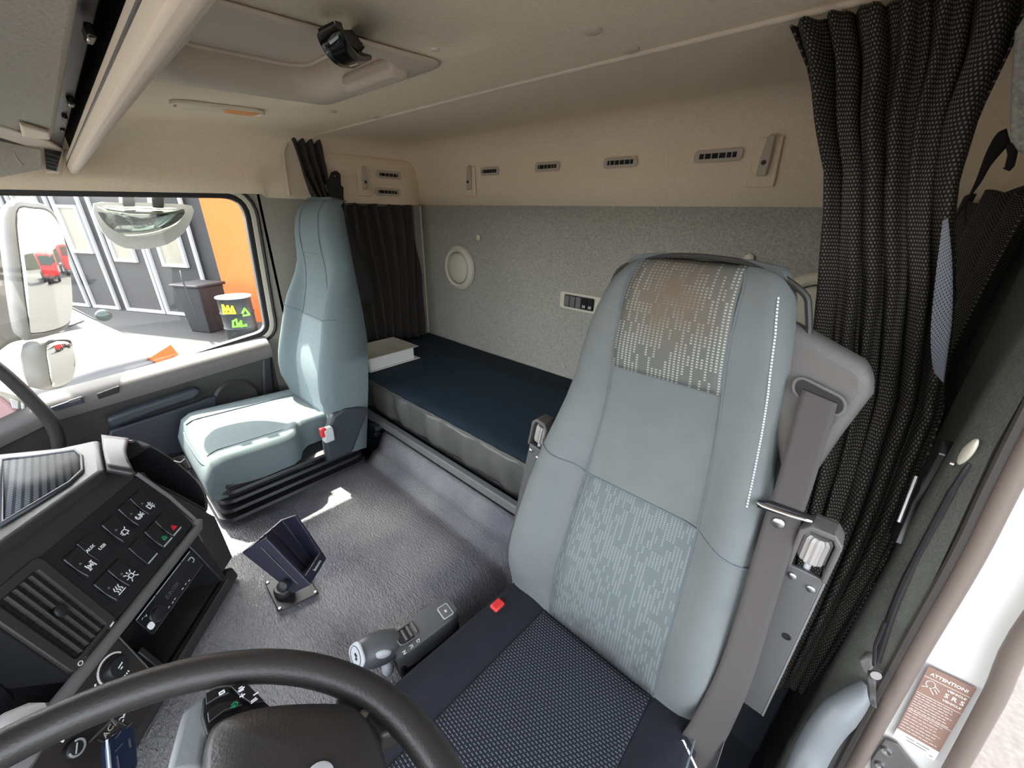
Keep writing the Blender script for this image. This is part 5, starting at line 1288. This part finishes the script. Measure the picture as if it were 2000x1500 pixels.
prism('grille_back', [(-1.016,0.054,1.689), (-1.016,0.086,1.685), (-1.016,0.06,1.634), (-1.016,0.042,1.638)], (-0.004, 0, 0), M['gloss'], gr)
for t in (0.2, 0.45, 0.62, 0.8):
    a_ = V((-1.015,0.054,1.689)).lerp(V((-1.015,0.042,1.638)), t); b_ = V((-1.015,0.082,1.68)).lerp(V((-1.015,0.06,1.634)), t)
    tube('grille_bar', [a_, b_], 0.0018, M['wing'], gr, n=6)
prism('end_piece', [(-1.03,0.095,1.695), (-1.03,0.116,1.684), (-1.03,0.085,1.649), (-1.03,0.066,1.626), (-1.03,0.06,1.626)], (-0.04, 0, 0), M['moulded'], os_, bev=0.004)

# ================================================================== DRIVER DOORWAY
pil = thing('door_2', (0.97, 0.6, FZ), 'grey-green inner pillar trim beside the open driver doorway', 'door')
pil['kind'] = 'structure'; del pil['category']
zs = [0.40, 0.66, 0.85, 0.95, 1.05, 1.17, 1.25, 1.34, 1.46, 1.62, 1.74]
yr_ = [(0.40, .60), (.66, .62), (.85, .68), (.95, .73), (1.05, .775), (1.17, .79), (1.25, .80), (1.34, .81), (1.46, .82), (1.75, .86)]
rings = []
for z in zs:
    yb = interp(yr_, z)+0.05; dx = -0.010*sstep(1.3, 0.6, z)*0
    xs = interp([(.40,1.03), (.83,.992), (.9,.978), (1.2,.956), (1.35,.944), (1.75,.940)], z)-0.004
    rings.append([V((0.965, yb, z)), V((0.945+dx, yb-0.01, z)), V((0.940+dx, 0.68, z)), V((0.936, 0.640, z)), V((0.922, 0.622, z)), V((0.924, 0.602, z)), V((min(0.940, xs-.004), 0.588, z)), V((xs, 0.582, z)), V((xs+0.01, 0.60, z)), V((0.99, yb, z))])
lab(loft('pillar_trim', rings, M['pilg'], pil, ang=50), 'grey-green textured pillar trim')
tube('trim_groove', smoothpath([(0.934,0.591,1.315), (0.933,0.591,1.284), (0.934,0.592,1.248), (0.936,0.591,1.171), (0.94,0.586,1.097), (0.951,0.584,1.008)], 4), [0.002]+[0.0028]*4+[0.0036]*8+[0.0042]*8, M['plas2'], pil, n=8)
seal = smoothpath([V((0.940,0.578,1.70)), (0.96,0.578,1.342), (0.969,0.578,1.213), (0.975,0.578,1.055), (0.984,0.578,0.86), (0.992,0.578,0.707)], 5)
tube('door_seal', seal, 0.0088, M['sealb'], pil, n=12)
tube('seal_lip', [p+V((-0.011, 0.003, 0)) for p in seal], 0.0055, M['rubber'], pil, n=8)
jm = thing('door_jamb', (1.0, 0.6, 0.5), 'white painted door jamb right of the brown rubber seal', 'door jamb')
oseal = smoothpath([V((1.028,0.574,1.60)), (1.026,0.574,1.193), (1.04,0.574,1.052), (1.053,0.574,0.921), (1.064,0.574,0.791)], 5)
jp = [V((p.x, 0.590, p.z)) for p in oseal]
jq = [V((p.x-0.004, 0.590, p.z)) for p in seal if p.z < 1.60]
prism('jamb_panel', jp+jq[::-1], (0, 0.03, 0), M['body'], jm)
tube('outer_seal', oseal, 0.0092, M['sealb'], jm, n=12)
prism('latch_plate', [(0.996,0.585,0.887), (1.007,0.585,0.893), (1.04,0.585,0.866), (1.02,0.585,0.756), (0.997,0.585,0.834)], (0, -0.004, 0), M['wing'], jm, bev=0.001)
for p in ((1.003,0.581,0.871), (1.007,0.581,0.838)):
    lathe('latch_screw', p, (0,-1,0), [(0.007, 0), (0.006, 0.004), (0.003, 0.004), (0, 0.002)], M['steel'], jm, n=14)
stk = thing('warning_sticker', (1.018,0.584,0.921), 'brown and white ATTENTION airbag warning sticker on the white jamb', 'sticker')
s0, s1, s2 = V((0.99,0.584,1.042)), V((1.03,0.584,1.045)), V((0.998,0.584,0.916))
su_ = (s1-s0); sw_ = su_.length; su_.normalize(); sv_ = (s0-s2); sh_ = sv_.length; sv_.normalize(); sv_ = (sv_-su_*sv_.dot(su_)).normalized()
sn_ = V((0,-1,0))
def SP(a, b, l=0.0012): return s0+su_*(a*sw_)-sv_*(b*sh_)+sn_*l
prism('sticker_base', [SP(0,0,0), SP(1,0,0), SP(1,1.0,0), SP(0,1.0,0)], sn_*0.0008, M['sticker'], stk)
prism('footer', [SP(0.0,0.99,0), SP(1,0.99,0), SP(1,1.14,0), SP(0.0,1.14,0)], sn_*0.0009, M['paper'], stk)
text('lettering', 'ATTENTION!', SP(0.5,0.075), su_, sv_, 0.0068, M['paper'], stk, thick=0.0001, squeeze=0.80, bold=0.00015)
text('lettering', 'S R S', SP(0.74,0.245), su_, sv_, 0.0095, M['paper'], stk, thick=0.0001, squeeze=0.85, bold=0.00015)
text('lettering', 'VEHICLE', SP(0.74,0.175), su_, sv_, 0.0042, M['paper'], stk, thick=0.0001, bold=0.0001)
text('lettering', 'VEHICLE', SP(0.74,0.315), su_, sv_, 0.0042, M['paper'], stk, thick=0.0001, bold=0.0001)
def L2(lines): return [[(a*sw_, -b*sh_) for a, b in l] for l in lines]
strokes('pictogram', SP(0,0), su_, sv_, sn_, L2([arc(0.20, 0.20, 0.10, 0, 360, 14, ry=0.045), [(0.06,.27), (0.2,.24), (0.34,.31)], [(0.30,.20), (0.42,.24)], [(0.32,.24), (0.40,.28)]]), 0.0007, M['paper'], stk, h=0.0002)
strokes('rule_lines', SP(0,0), su_, sv_, sn_, L2([[(0.02,.13), (0.98,.13)], [(0.02,.37), (0.98,.37)], [(0.02,.64), (0.98,.64)]]), 0.0006, M['paper'], stk, h=0.0002)
rows = []
random.seed(9)
for b0_, b1_ in ((.40,.62), (.67,.94)):
    k_ = 7
    for i in range(k_):
        b = b0_+(b1_-b0_)*i/(k_-1); a = 0.04; end = random.uniform(0.72, 0.94)
        while a < end:
            w_ = random.uniform(0.05, 0.14); rows.append([(a, b), (min(end, a+w_), b)]); a += w_+0.035
strokes('small_print', SP(0,0), su_, sv_, sn_, L2(rows), 0.0007, M['paper'], stk, h=0.0002)
strokes('footer_print', SP(0,0), su_, sv_, sn_, L2([[(.25,1.03), (.45,1.03)], [(.5,1.03), (.8,1.03)], [(.3,1.07), (.75,1.07)], [(.86,1.10), (.92,1.10)]]), 0.0007, M['plas2'], stk, h=0.0003)
# grab handle and hook
lab(tube('grab_handle', smoothpath([(0.954,0.574,0.968), (0.945,0.557,0.945), (0.933,0.536,0.904), (0.927,0.51,0.856), (0.924,0.468,0.815)], 6), [0.009+0.010*min(1, i/9) for i in range(25)], M['handle'], pil, n=14), 'pale blue-grey curved grab handle')
hk = thing('coat_hook', (0.947,0.575,0.984), 'dark plastic clip with hanging strap end on the pillar trim', 'clip')
prism('clip_body', [(0.933,0.57,1.005), (0.938,0.576,1.013), (0.943,0.576,1.014), (0.948,0.569,1.007), (0.945,0.561,0.999), (0.94,0.562,0.998)], (0.004, 0.016, 0), M['wing'], hk, bev=0.002)
ribbon('strap_end', [(0.942,0.558,1.009), (0.944,0.549,1.001), (0.951,0.544,0.983), (0.956,0.537,0.977)], [(0.947,0.56,1.012), (0.952,0.55,1.004), (0.957,0.547,0.987), (0.961,0.537,0.979)], 0.003, M['plas'], hk, n=4, nu=3)
lathe('clip_ring', (0.948,0.554,1.014), (0.3,-0.9,0.2), [(0.003, 0), (0.006, 0), (0.006, 0.003), (0.003, 0.003)], M['steel'], hk, n=14)
tube('pull_cord', [(0.946,0.564,1.016), (0.939,0.569,1.043), (0.935,0.568,1.087)], 0.002, M['plas2'], hk, n=6)
for p, lb in (((0.929,0.595,1.325), 'cream oval cap on the pillar trim'), ):
    lab(ellipsoid('trim_cap', p, (V((0.004,0,0)), V((0,0.008,0.004)), V((0,-0.010,0.020))), M['cream'], pil, n=12, m=8), lb)
lathe('trim_screw', (0.925,0.599,1.306), (-1,0,0), [(0.004, 0), (0.003, 0.003), (0, 0.003)], M['steel'], pil, n=10)
rl = thing('belt_retractor', (0.93,0.687,1.156), 'black belt retractor bracket half hidden behind the dark curtain', 'retractor')
prism('retractor_cover', [(0.916,0.66,1.302), (0.916,0.638,1.317), (0.916,0.628,1.302), (0.916,0.629,1.229), (0.916,0.61,1.175), (0.916,0.658,1.158), (0.916,0.678,1.225)], (0.02, 0, 0), M['gloss'], rl, bev=0.002)
tube('retractor_rod', [(0.91,0.633,1.263), (0.91,0.603,1.21)], 0.0022, M['steel'], rl, n=6)
# dark strap at the top right
sp_ = thing('hanging_strap', (0.95, 0.95, 1.5), 'black frayed strap hanging beside the big curtain at the right edge', 'strap')
ribbon('strap', [(0.885,1,1.682), (0.877,1,1.675), (0.875,1,1.65), (0.877,1,1.615), (0.876,1,1.587), (0.868,1,1.548)], [(0.896,1,1.662), (0.892,1,1.652), (0.886,1,1.632), (0.884,1,1.611), (0.879,1,1.587), (0.872,1,1.545)], 0.003, M['webdark'], sp_, n=5, nu=3)
tube('strap_tail', [(0.896,1,1.662), (0.903,1,1.648), (0.906,1,1.631), (0.904,1,1.627)], 0.005, M['webdark'], sp_, n=8)
tube('loose_thread', [(0.875,1,1.587), (0.881,1,1.567), (0.887,1,1.548)], 0.0015, M['webdark'], sp_, n=5)
hu = thing('header_cover', (0.95, 0.66, 1.6), 'grey cloth pillar head cover at the upper right edge', 'cover')
prism('cover', [(0.839,0.8,1.753), (0.847,0.8,1.794), (0.915,0.8,1.626), (0.887,0.8,1.628), (0.873,0.8,1.645), (0.857,0.8,1.693)], (0.01, 0.03, 0), M['felt'], hu, bev=0.006)

# ================================================================== OUTSIDE
GZ = -1.0
def noise2(m, c2, sc): return m
M['gravel'] = mat('yard_gravel', (0.026,0.0235,0.022), 0.95, bump=(60,0.8), var=(30,0.25,(0.045,0.041,0.039)))
M['concrete'] = mat('concrete', (0.036,0.038,0.038), 0.9, var=(3,0.3,(0.045,0.046,0.045)))
M['darkclad'] = mat('dark_cladding', (0.0273,0.02574,0.02574), 0.7, var=(2,0.3,(0.039,0.03666,0.0351)))
M['orange'] = mat('orange_cladding', (0.663,0.156,0.0234), 0.7)
M['wframe'] = mat('white_frame', (0.468,0.468,0.468), 0.6)
M['winglass'] = mat('shed_window', (0.234,0.2184,0.1716), 0.25, var=(2,0.3,(0.351,0.312,0.234)))
M['car'] = mat('car_paint', (0.075,0.071,0.070), 0.3, coat=0.3)
M['cardark'] = mat('car_glass', (0.03,0.05,0.045), 0.1)
M['carorange'] = mat('car_lamp', (0.85,0.13,0.03), 0.3)
M['bin'] = mat('bin_black', (0.0234,0.0234,0.02496), 0.6)
M['lime'] = mat('paint_lime', (0.25,0.75,0.05), 0.6)
M['yel'] = mat('paint_yellow', (0.85,0.72,0.03), 0.6)
M['hedge'] = mat('far_hedge', (0.039,0.0468,0.0273), 0.9, var=(3,0.3,(0.078,0.078,0.0468)))
M['truckred'] = mat('truck_red', (0.3276,0.0156,0.01404), 0.45)
gr_ = fgrid('ground', lambda u, v: (-40+80*u, -40+90*v, GZ), 2, 2, M['gravel'])
struct(gr_)
a0, a1 = V((-15.029,-0.145,-1)), V((-10.748,2.245,-1))
bd = (a1-a0).normalized(); bn = V((bd.y, -bd.x, 0))
if bn.dot(V((1,0,0))) < 0: bn = -bn
def B(s, z, d=0.0): return a0+bd*s+V((0,0,z-a0.z))+bn*d
pad = [B(-12,GZ+.01), B(12,GZ+.01), B(12,GZ+.01,7.2), B(-12,GZ+.01,7.2)]
struct(prism('paving', pad, (0,0,0.02), M['concrete']))
def sof(px_, *a): return px_
bh = thing('workshop_building', B(2, GZ), 'dark grey workshop with white framed doors and orange end', 'building')
prism('wall', [B(-9,GZ), B(5.15,GZ), B(5.15,GZ,-3), B(-9,GZ,-3)], (0,0,4.2), M['darkclad'], bh)
lab(prism('orange_wall', [B(5.15,GZ), B(9.5,GZ), B(9.5,GZ,-3), B(5.15,GZ,-3)], (0,0,4.6), M['orange'], bh), 'orange clad end wall')
def dr(s0_, s1_, win, glass=True):
    d = thing('d', (0,0,0), '', '') if False else None
    z0_, z1_ = GZ+0.05, GZ+3.0
    t_ = 0.07
    d = prism('door', [B(s0_,z0_,0.01), B(s1_,z0_,0.01), B(s1_,z1_,0.01), B(s0_,z1_,0.01)], bn*0.04, M['darkclad'], bh)
    outer = [(s0_,z0_), (s1_,z0_), (s1_,z1_), (s0_,z1_)]; inner = [(s0_+t_,z0_+t_), (s1_-t_,z0_+t_), (s1_-t_,z1_-t_), (s0_+t_,z1_-t_)]
    frame_ring('door_frame', V((a0.x, a0.y, 0))+bn*0.05, bd, V((0,0,1)), bn, outer, inner, 0.05, M['wframe'], d)
    if win:
        w0, w1, h0, h1 = win
        plate('window', V((a0.x, a0.y, 0))+bn*0.055, bd, V((0,0,1)), bn, [(w0,h0), (w1,h0), (w1,h1), (w0,h1)], 0.03, M['winglass'], d)
        frame_ring('window_frame', V((a0.x, a0.y, 0))+bn*0.06, bd, V((0,0,1)), bn, [(w0-.07,h0-.07), (w1+.07,h0-.07), (w1+.07,h1+.07), (w0-.07,h1+.07)], [(w0,h0), (w1,h0), (w1,h1), (w0,h1)], 0.06, M['wframe'], d)
    return d
dr(-0.6, 0.72, (-0.3, 0.35, 0.8, 1.7))
dr(0.86, 1.75, (1.05, 1.55, 0.5, 1.45))
dr(2.0, 3.25, (2.3, 2.85, 0.35, 1.15))
dr(3.30, 4.75, (3.75, 4.35, 0.30, 1.35))
dr(-2.3, -0.8, (-1.9, -1.2, 0.6, 1.6))
for s_ in (-0.2, 1.2, 2.4, 3.9):
    plate('upper_window', V((a0.x, a0.y, 0))+bn*0.02, bd, V((0,0,1)), bn, [(s_,2.15), (s_+.55,2.15), (s_+.55,2.85), (s_,2.85)], 0.03, M['winglass'], bh)
    frame_ring('upper_frame', V((a0.x, a0.y, 0))+bn*0.02, bd, V((0,0,1)), bn, [(s_-.06,2.09), (s_+.61,2.09), (s_+.61,2.91), (s_-.06,2.91)], [(s_,2.15), (s_+.55,2.15), (s_+.55,2.85), (s_,2.85)], 0.06, M['wframe'], bh)
# bins
wb = thing('wheelie_bin', (-10.266,2.261,-1), 'black wheelie bin against the orange wall', 'bin')
c_ = V((-10.123,2.276,-1))+bn*0.55; BX = (bd, bn, V((0,0,1)))
rings = [[c_+bd*a*s+bn*b*s+V((0,0,z)) for a, b in ((-.32,-.3), (.32,-.3), (.32,.3), (-.32,.3))] for z, s in ((0.03, .8), (1.0, 1.0))]
loft('bin_body', rings, M['bin'], wb, bev=0.02)
box('bin_lid', c_+V((0,0,1.03)), (0.72, 0.68, 0.06), M['bin'], wb, bev=0.02, axes=BX)
brl = thing('barrel', (-8.822,2.076,-1), 'black drum with lime and yellow painted scribbles', 'barrel')
cb_ = V((-8.604,2.091,-1))
lathe('drum', cb_, (0,0,1), [(0.28, 0.0), (0.285, 0.28), (0.30, 0.30), (0.285, 0.32), (0.285, 0.58), (0.30, 0.60), (0.285, 0.62), (0.285, 0.88), (0.30, 0.90), (0.27, 0.90), (0.26, 0.86), (0, 0.86)], M['bin'], brl, n=32)
lathe('rim', cb_+V((0,0,0.90)), (0,0,1), [(0.27, 0), (0.31, 0), (0.31, 0.02), (0.27, 0.02)], M['wframe'], brl, n=32)
tc_ = (V((0.8,0,0))-V((cb_.x, cb_.y, 0))).normalized(); ts_ = V((-tc_.y, tc_.x, 0))
for nm, m_, ang_, z_, L_ in (('scribble', 'yel', 0.45, 0.70, [[(-.10,-.06), (-.08,.10), (-.04,-.02), (0,.08), (.03,-.05), (.08,.07), (.10,-.06), (-.10,-.06)]]), ('scribble', 'lime', 0.10, 0.42, [[(-.10,-.05), (-.08,.06), (-.02,.09), (-.03,-.05), (.05,.05), (.04,-.06), (.12,-.03)], [(-.10,-.05), (.12,-.05)]]), ('scribble', 'lime', -0.45, 0.62, [[(-.06,0), (0,.08), (.05,-.02)], [(-.05,-.05), (.06,-.05)]])):
    rd_ = tc_*math.cos(ang_)-ts_*math.sin(ang_); tt_ = V((0,0,1)).cross(rd_)
    strokes(nm, cb_+rd_*0.292+V((0,0,z_)), tt_, V((0,0,1)), rd_, L_, 0.035, M[m_], brl, h=0.02)
tube('wire_hoop', [c_+V((0,0,1.05))+bn*0.3, c_+V((0,0,1.35))+bn*0.35+bd*0.08, c_+V((0,0,1.2))+bn*0.45+bd*0.2, c_+V((0,0,0.5))+bn*0.5+bd*0.35], 0.012, M['bin'], wb, n=6)

# parked car: bonnet towards the truck
car = thing('parked_car', (-7.0, -0.8, GZ), 'pale silver car parked beside the truck below the window', 'car')
cl0 = V((-6.25, 0.72, 0)); ca = V((-0.90, -0.436, 0)); cb2 = V((0.436, -0.90, 0))
def CP(l, w_, z): return V((cl0.x, cl0.y, 0))+ca*l+cb2*w_+V((0,0,GZ+z))
st_ = [(0.0, .35, .62, .80), (0.05, .22, .68, .84), (0.3, .18, .78, .94), (0.8, .18, .86, .98), (1.25, .18, .95, 1.02), (1.9, .18, 1.36, .80), (2.5, .18, 1.45, .74), (3.4, .18, 1.42, .74), (4.0, .20, 1.0, .90), (4.3, .30, .90, .85)]
rings = []
for l, zl, zt, tw in st_:
    r_ = []
    belt = min(zt, 0.92)
    for w_, z in ((0.0, zl), (0.0, belt*0.75), (0.04, belt*0.96), (0.85-0.85*tw*0.92, zt*0.985), (0.85-0.5*tw, zt), (0.85, zt+.02), (0.85+0.5*tw, zt), (0.85+0.85*tw*0.92, zt*0.985), (1.66, belt*0.96), (1.70, belt*0.75), (1.70, zl)):
        r_.append(CP(l, w_, z))
    rings.append(r_)
loft('car_body', rings, M['car'], car, ang=40)
lab(prism('turn_lamp', [CP(-0.03,0.0,.60), CP(-0.03,0.30,.58), CP(-0.03,0.36,.68), CP(-0.03,0.06,.78)], ca*0.06, M['carorange'], car, bev=0.01), 'orange corner lamp')
ellipsoid('door_mirror', CP(1.45, -0.10, 1.02), (ca*0.08, cb2*0.10, V((0,0,0.09))), M['cardark'], car)
prism('windscreen', [CP(1.30,0.25,1.0), CP(1.30,1.45,1.0), CP(1.85,1.35,1.345), CP(1.85,0.38,1.345)], V((0.01,0.005,0.012)), M['cardark'], car)
prism('side_window', [CP(1.45,0.005,.97), CP(2.9,0.005,.97), CP(2.7,0.16,1.33), CP(1.9,0.16,1.30)], -cb2*0.012, M['cardark'], car)
tube('wiper', [CP(1.22,0.75,0.99), CP(1.28,0.35,1.01), CP(1.30,0.22,1.03)], 0.015, M['bin'], car, n=6)
tube('wiper', [CP(1.22,1.35,0.99), CP(1.28,0.95,1.01)], 0.015, M['bin'], car, n=6)
for l_ in (0.75, 3.3):
    lathe('wheel', CP(l_, 0.02, 0.30), -cb2, [(0.30, -0.1), (0.30, 0.02), (0.26, 0.05), (0.16, 0.03), (0, 0.03)], M['bin'], car, n=24)

# truck mirrors outside the passenger window
def mirror(name, face, n_, label, depth, R, m_back, mg):
    """convex truck mirror: face = outline of the glass on its plane, n_ = its facing"""
    n_ = V(n_).normalized(); f = smoothpath(face, 4, closed=True); c = sum(f, V((0,0,0)))/len(f)
    t = thing(name, c-V((0,0,max(c.z-p.z for p in f))), label, 'mirror')
    sc = lambda k, d: [c+(p-c)*k+n_*d for p in f]
    loft('housing', [sc(1.0, -0.004), sc(1.03, 0.004), sc(1.09, 0.0), sc(1.12, -depth*0.25), sc(1.0, -depth*0.75), sc(0.6, -depth), sc(0.05, -depth*1.05)], m_back, t, cap=False, ang=50)
    rm = max((p-c).length for p in f); cs = rm*rm/(2*R)
    rings = [sc(1.0, 0.0)]
    for k in (1.0, 0.85, 0.65, 0.45, 0.25, 0.05):
        rings.append([c+(p-c)*k+n_*(cs-(p-c).length_squared*k*k/(2*R)+0.001) for p in f])
    lab(loft('mirror_glass', rings, mg, t, cap=True, ang=80), 'mirror glass')
    return t
M['mhouse'] = mat('mirror_housing', (0.0936,0.09126,0.08424), 0.5)
M['mirrorg'] = mat('mirror_glass_green', (0.55,0.60,0.52), 0.04, metal=1.0)
M['mwhite'] = mat('mirror_white', (0.429,0.429,0.4056), 0.4)
def tilt(px_list, x, sl, y0):
    """points on a vertical mirror plane through (x, y0) that turns towards the rear"""
    return px_list
mm = mirror('main_mirror', [(-1.441,-0.064,1.513), (-1.492,-0.02,1.529), (-1.534,0.018,1.513), (-1.537,0.02,1.434), (-1.499,-0.014,1.274), (-1.465,-0.043,1.161), (-1.432,-0.071,1.124), (-1.356,-0.138,1.125), (-1.347,-0.146,1.156), (-1.389,-0.109,1.331)], (.657,.754,0.0), 'tall main mirror outside the passenger window', 0.07, 1.5, M['mhouse'], M['mirror'])
prism('mirror_arm', [(-1.5,-0.124,1.54), (-1.5,-0.081,1.544), (-1.5,-0.084,1.492), (-1.5,-0.122,1.303), (-1.5,-0.167,1.1), (-1.5,-0.166,1.07), (-1.5,-0.205,1.073), (-1.5,-0.252,1.04), (-1.5,-0.302,1.032)], (-0.08, -0.03, 0), M['mhouse'], mm, bev=0.02, seg=3)
lm_ = mirror('lower_mirror', [(-1.405,-0.131,1.066), (-1.465,-0.079,1.059), (-1.471,-0.075,1.029), (-1.458,-0.092,0.957), (-1.428,-0.121,0.909), (-1.385,-0.159,0.908), (-1.379,-0.163,0.93), (-1.386,-0.153,0.983)], (.657,.754,-.05), 'small wide angle mirror below the tall main mirror', 0.10, 0.45, M['mhouse'], M['mirror'])
kmo = [V(p) for p in ([(-1.165,0.121,1.551), (-1.165,0.18,1.556), (-1.165,0.247,1.558), (-1.165,0.317,1.557), (-1.165,0.383,1.552), (-1.165,0.376,1.511), (-1.165,0.339,1.457), (-1.165,0.283,1.418), (-1.165,0.218,1.403), (-1.165,0.16,1.409), (-1.165,0.126,1.443), (-1.165,0.115,1.493)])]
kmi = [V(p) for p in ([(-1.165,0.127,1.543), (-1.165,0.18,1.546), (-1.165,0.243,1.546), (-1.165,0.302,1.544), (-1.165,0.357,1.539), (-1.165,0.345,1.512), (-1.165,0.319,1.484), (-1.165,0.276,1.459), (-1.165,0.226,1.446), (-1.165,0.177,1.45), (-1.165,0.144,1.472), (-1.165,0.128,1.504)])]
kz0 = max(p.z for p in kmo)
def ktilt(p, d=0.0): return V((p.x-0.02-d+(p.z-kz0+0.08)*0.25, p.y, p.z))
K1 = [ktilt(p) for p in smoothpath(kmo, 2, closed=True)]; K2 = [ktilt(p, -0.004) for p in smoothpath(kmi, 2, closed=True)]
sc_ = lambda L_, f, dx: [c_.lerp(p, f)+V((dx, 0, 0)) for p in L_ for c_ in (sum(L_, V((0,0,0)))/len(L_),)]
km = thing('kerb_mirror', (-1.25, 0.28, 1.38), 'white rimmed kerb mirror hanging over the passenger window', 'mirror')
loft('housing', [K2, K1, sc_(K1, 1.0, -0.03), sc_(K1, 0.8, -0.07), sc_(K1, 0.3, -0.085)], M['mwhite'], km, cap=False, ang=50)
kc_ = sum(K2, V((0,0,0)))/len(K2)
lab(loft('mirror_glass', [K2, sc_(K2, 0.75, 0.012), sc_(K2, 0.4, 0.018), sc_(K2, 0.05, 0.020)], M['mirrorg'], km, ang=80), 'convex mirror glass')
for a_ in (((-1.16,0.197,1.581), (-1.16,0.229,1.583), (-1.16,0.222,1.547), (-1.16,0.19,1.546)), ((-1.16,0.274,1.581), (-1.16,0.311,1.583), (-1.16,0.298,1.543), (-1.16,0.267,1.545))):
    prism('mirror_bracket', a_, (-0.10, 0, 0), M['bin'], km, bev=0.004)
# red trucks further back, seen in the mirrors
def redtruck(x, y, s, label):
    t = thing('red_truck', (x, y, GZ), label, 'truck', 'red trucks parked behind')
    box('cab', (x, y, GZ+1.5*s), (1.9*s, 1.6*s, 2.0*s), M['truckred'], t, bev=0.12)
    box('windscreen', (x, y-0.82*s, GZ+1.95*s), (1.6*s, 0.04, 0.7*s), M['cardark'], t, bev=0.02)
    box('chassis', (x, y+1.6*s, GZ+0.7*s), (1.7*s, 3.4*s, 0.25*s), M['bin'], t, bev=0.03)
    for a in (-1, 1):
        for b in (0, 2.6): lathe('wheel', (x+a*0.85*s, y+b*s, GZ+0.45*s), (a,0,0), [(0.45*s, -0.12), (0.45*s, 0.12), (0.2*s, 0.1), (0, 0.1)], M['bin'], t, n=20)
redtruck(-3.3, 15.0, 0.9, 'red truck reflected at the left in the tall passenger mirror')
redtruck(-6.4, 17.0, 1.0, 'red truck reflected at the right edge of the tall passenger mirror')
struct(prism('far_fence', [(-30, 26, GZ), (10, 30, GZ), (10, 30.4, GZ), (-30, 26.4, GZ)], (0,0,2.2), M['hedge']))

# unseen driver door on front hinges, added to hold back sky light
dd = thing('unseen_open_door', (1.25, -0.75, -0.3), 'unseen open driver door added to cut sky light through the doorway', 'door')
hx_ = V((0.80, 0.60, 0)).normalized()
hx_ = V((math.sin(math.radians(62)), math.cos(math.radians(62)), 0))
def OD(a, z, d=0.0): return V((1.02, -0.74, 0))+hx_*a+V((hx_.y, -hx_.x, 0))*d+V((0,0,z))
frame_ring('door_shell', OD(0.46, 0.62), hx_, V((0,0,1)), V((hx_.y, -hx_.x, 0)), [(-.46,-.95), (.46,-.95), (.46,1.05), (-.30,1.05), (-.46,0.9)], [(-.36,.36), (.36,.36), (.36,.95), (-.27,.95), (-.36,.86)], 0.06, M['body'], dd)
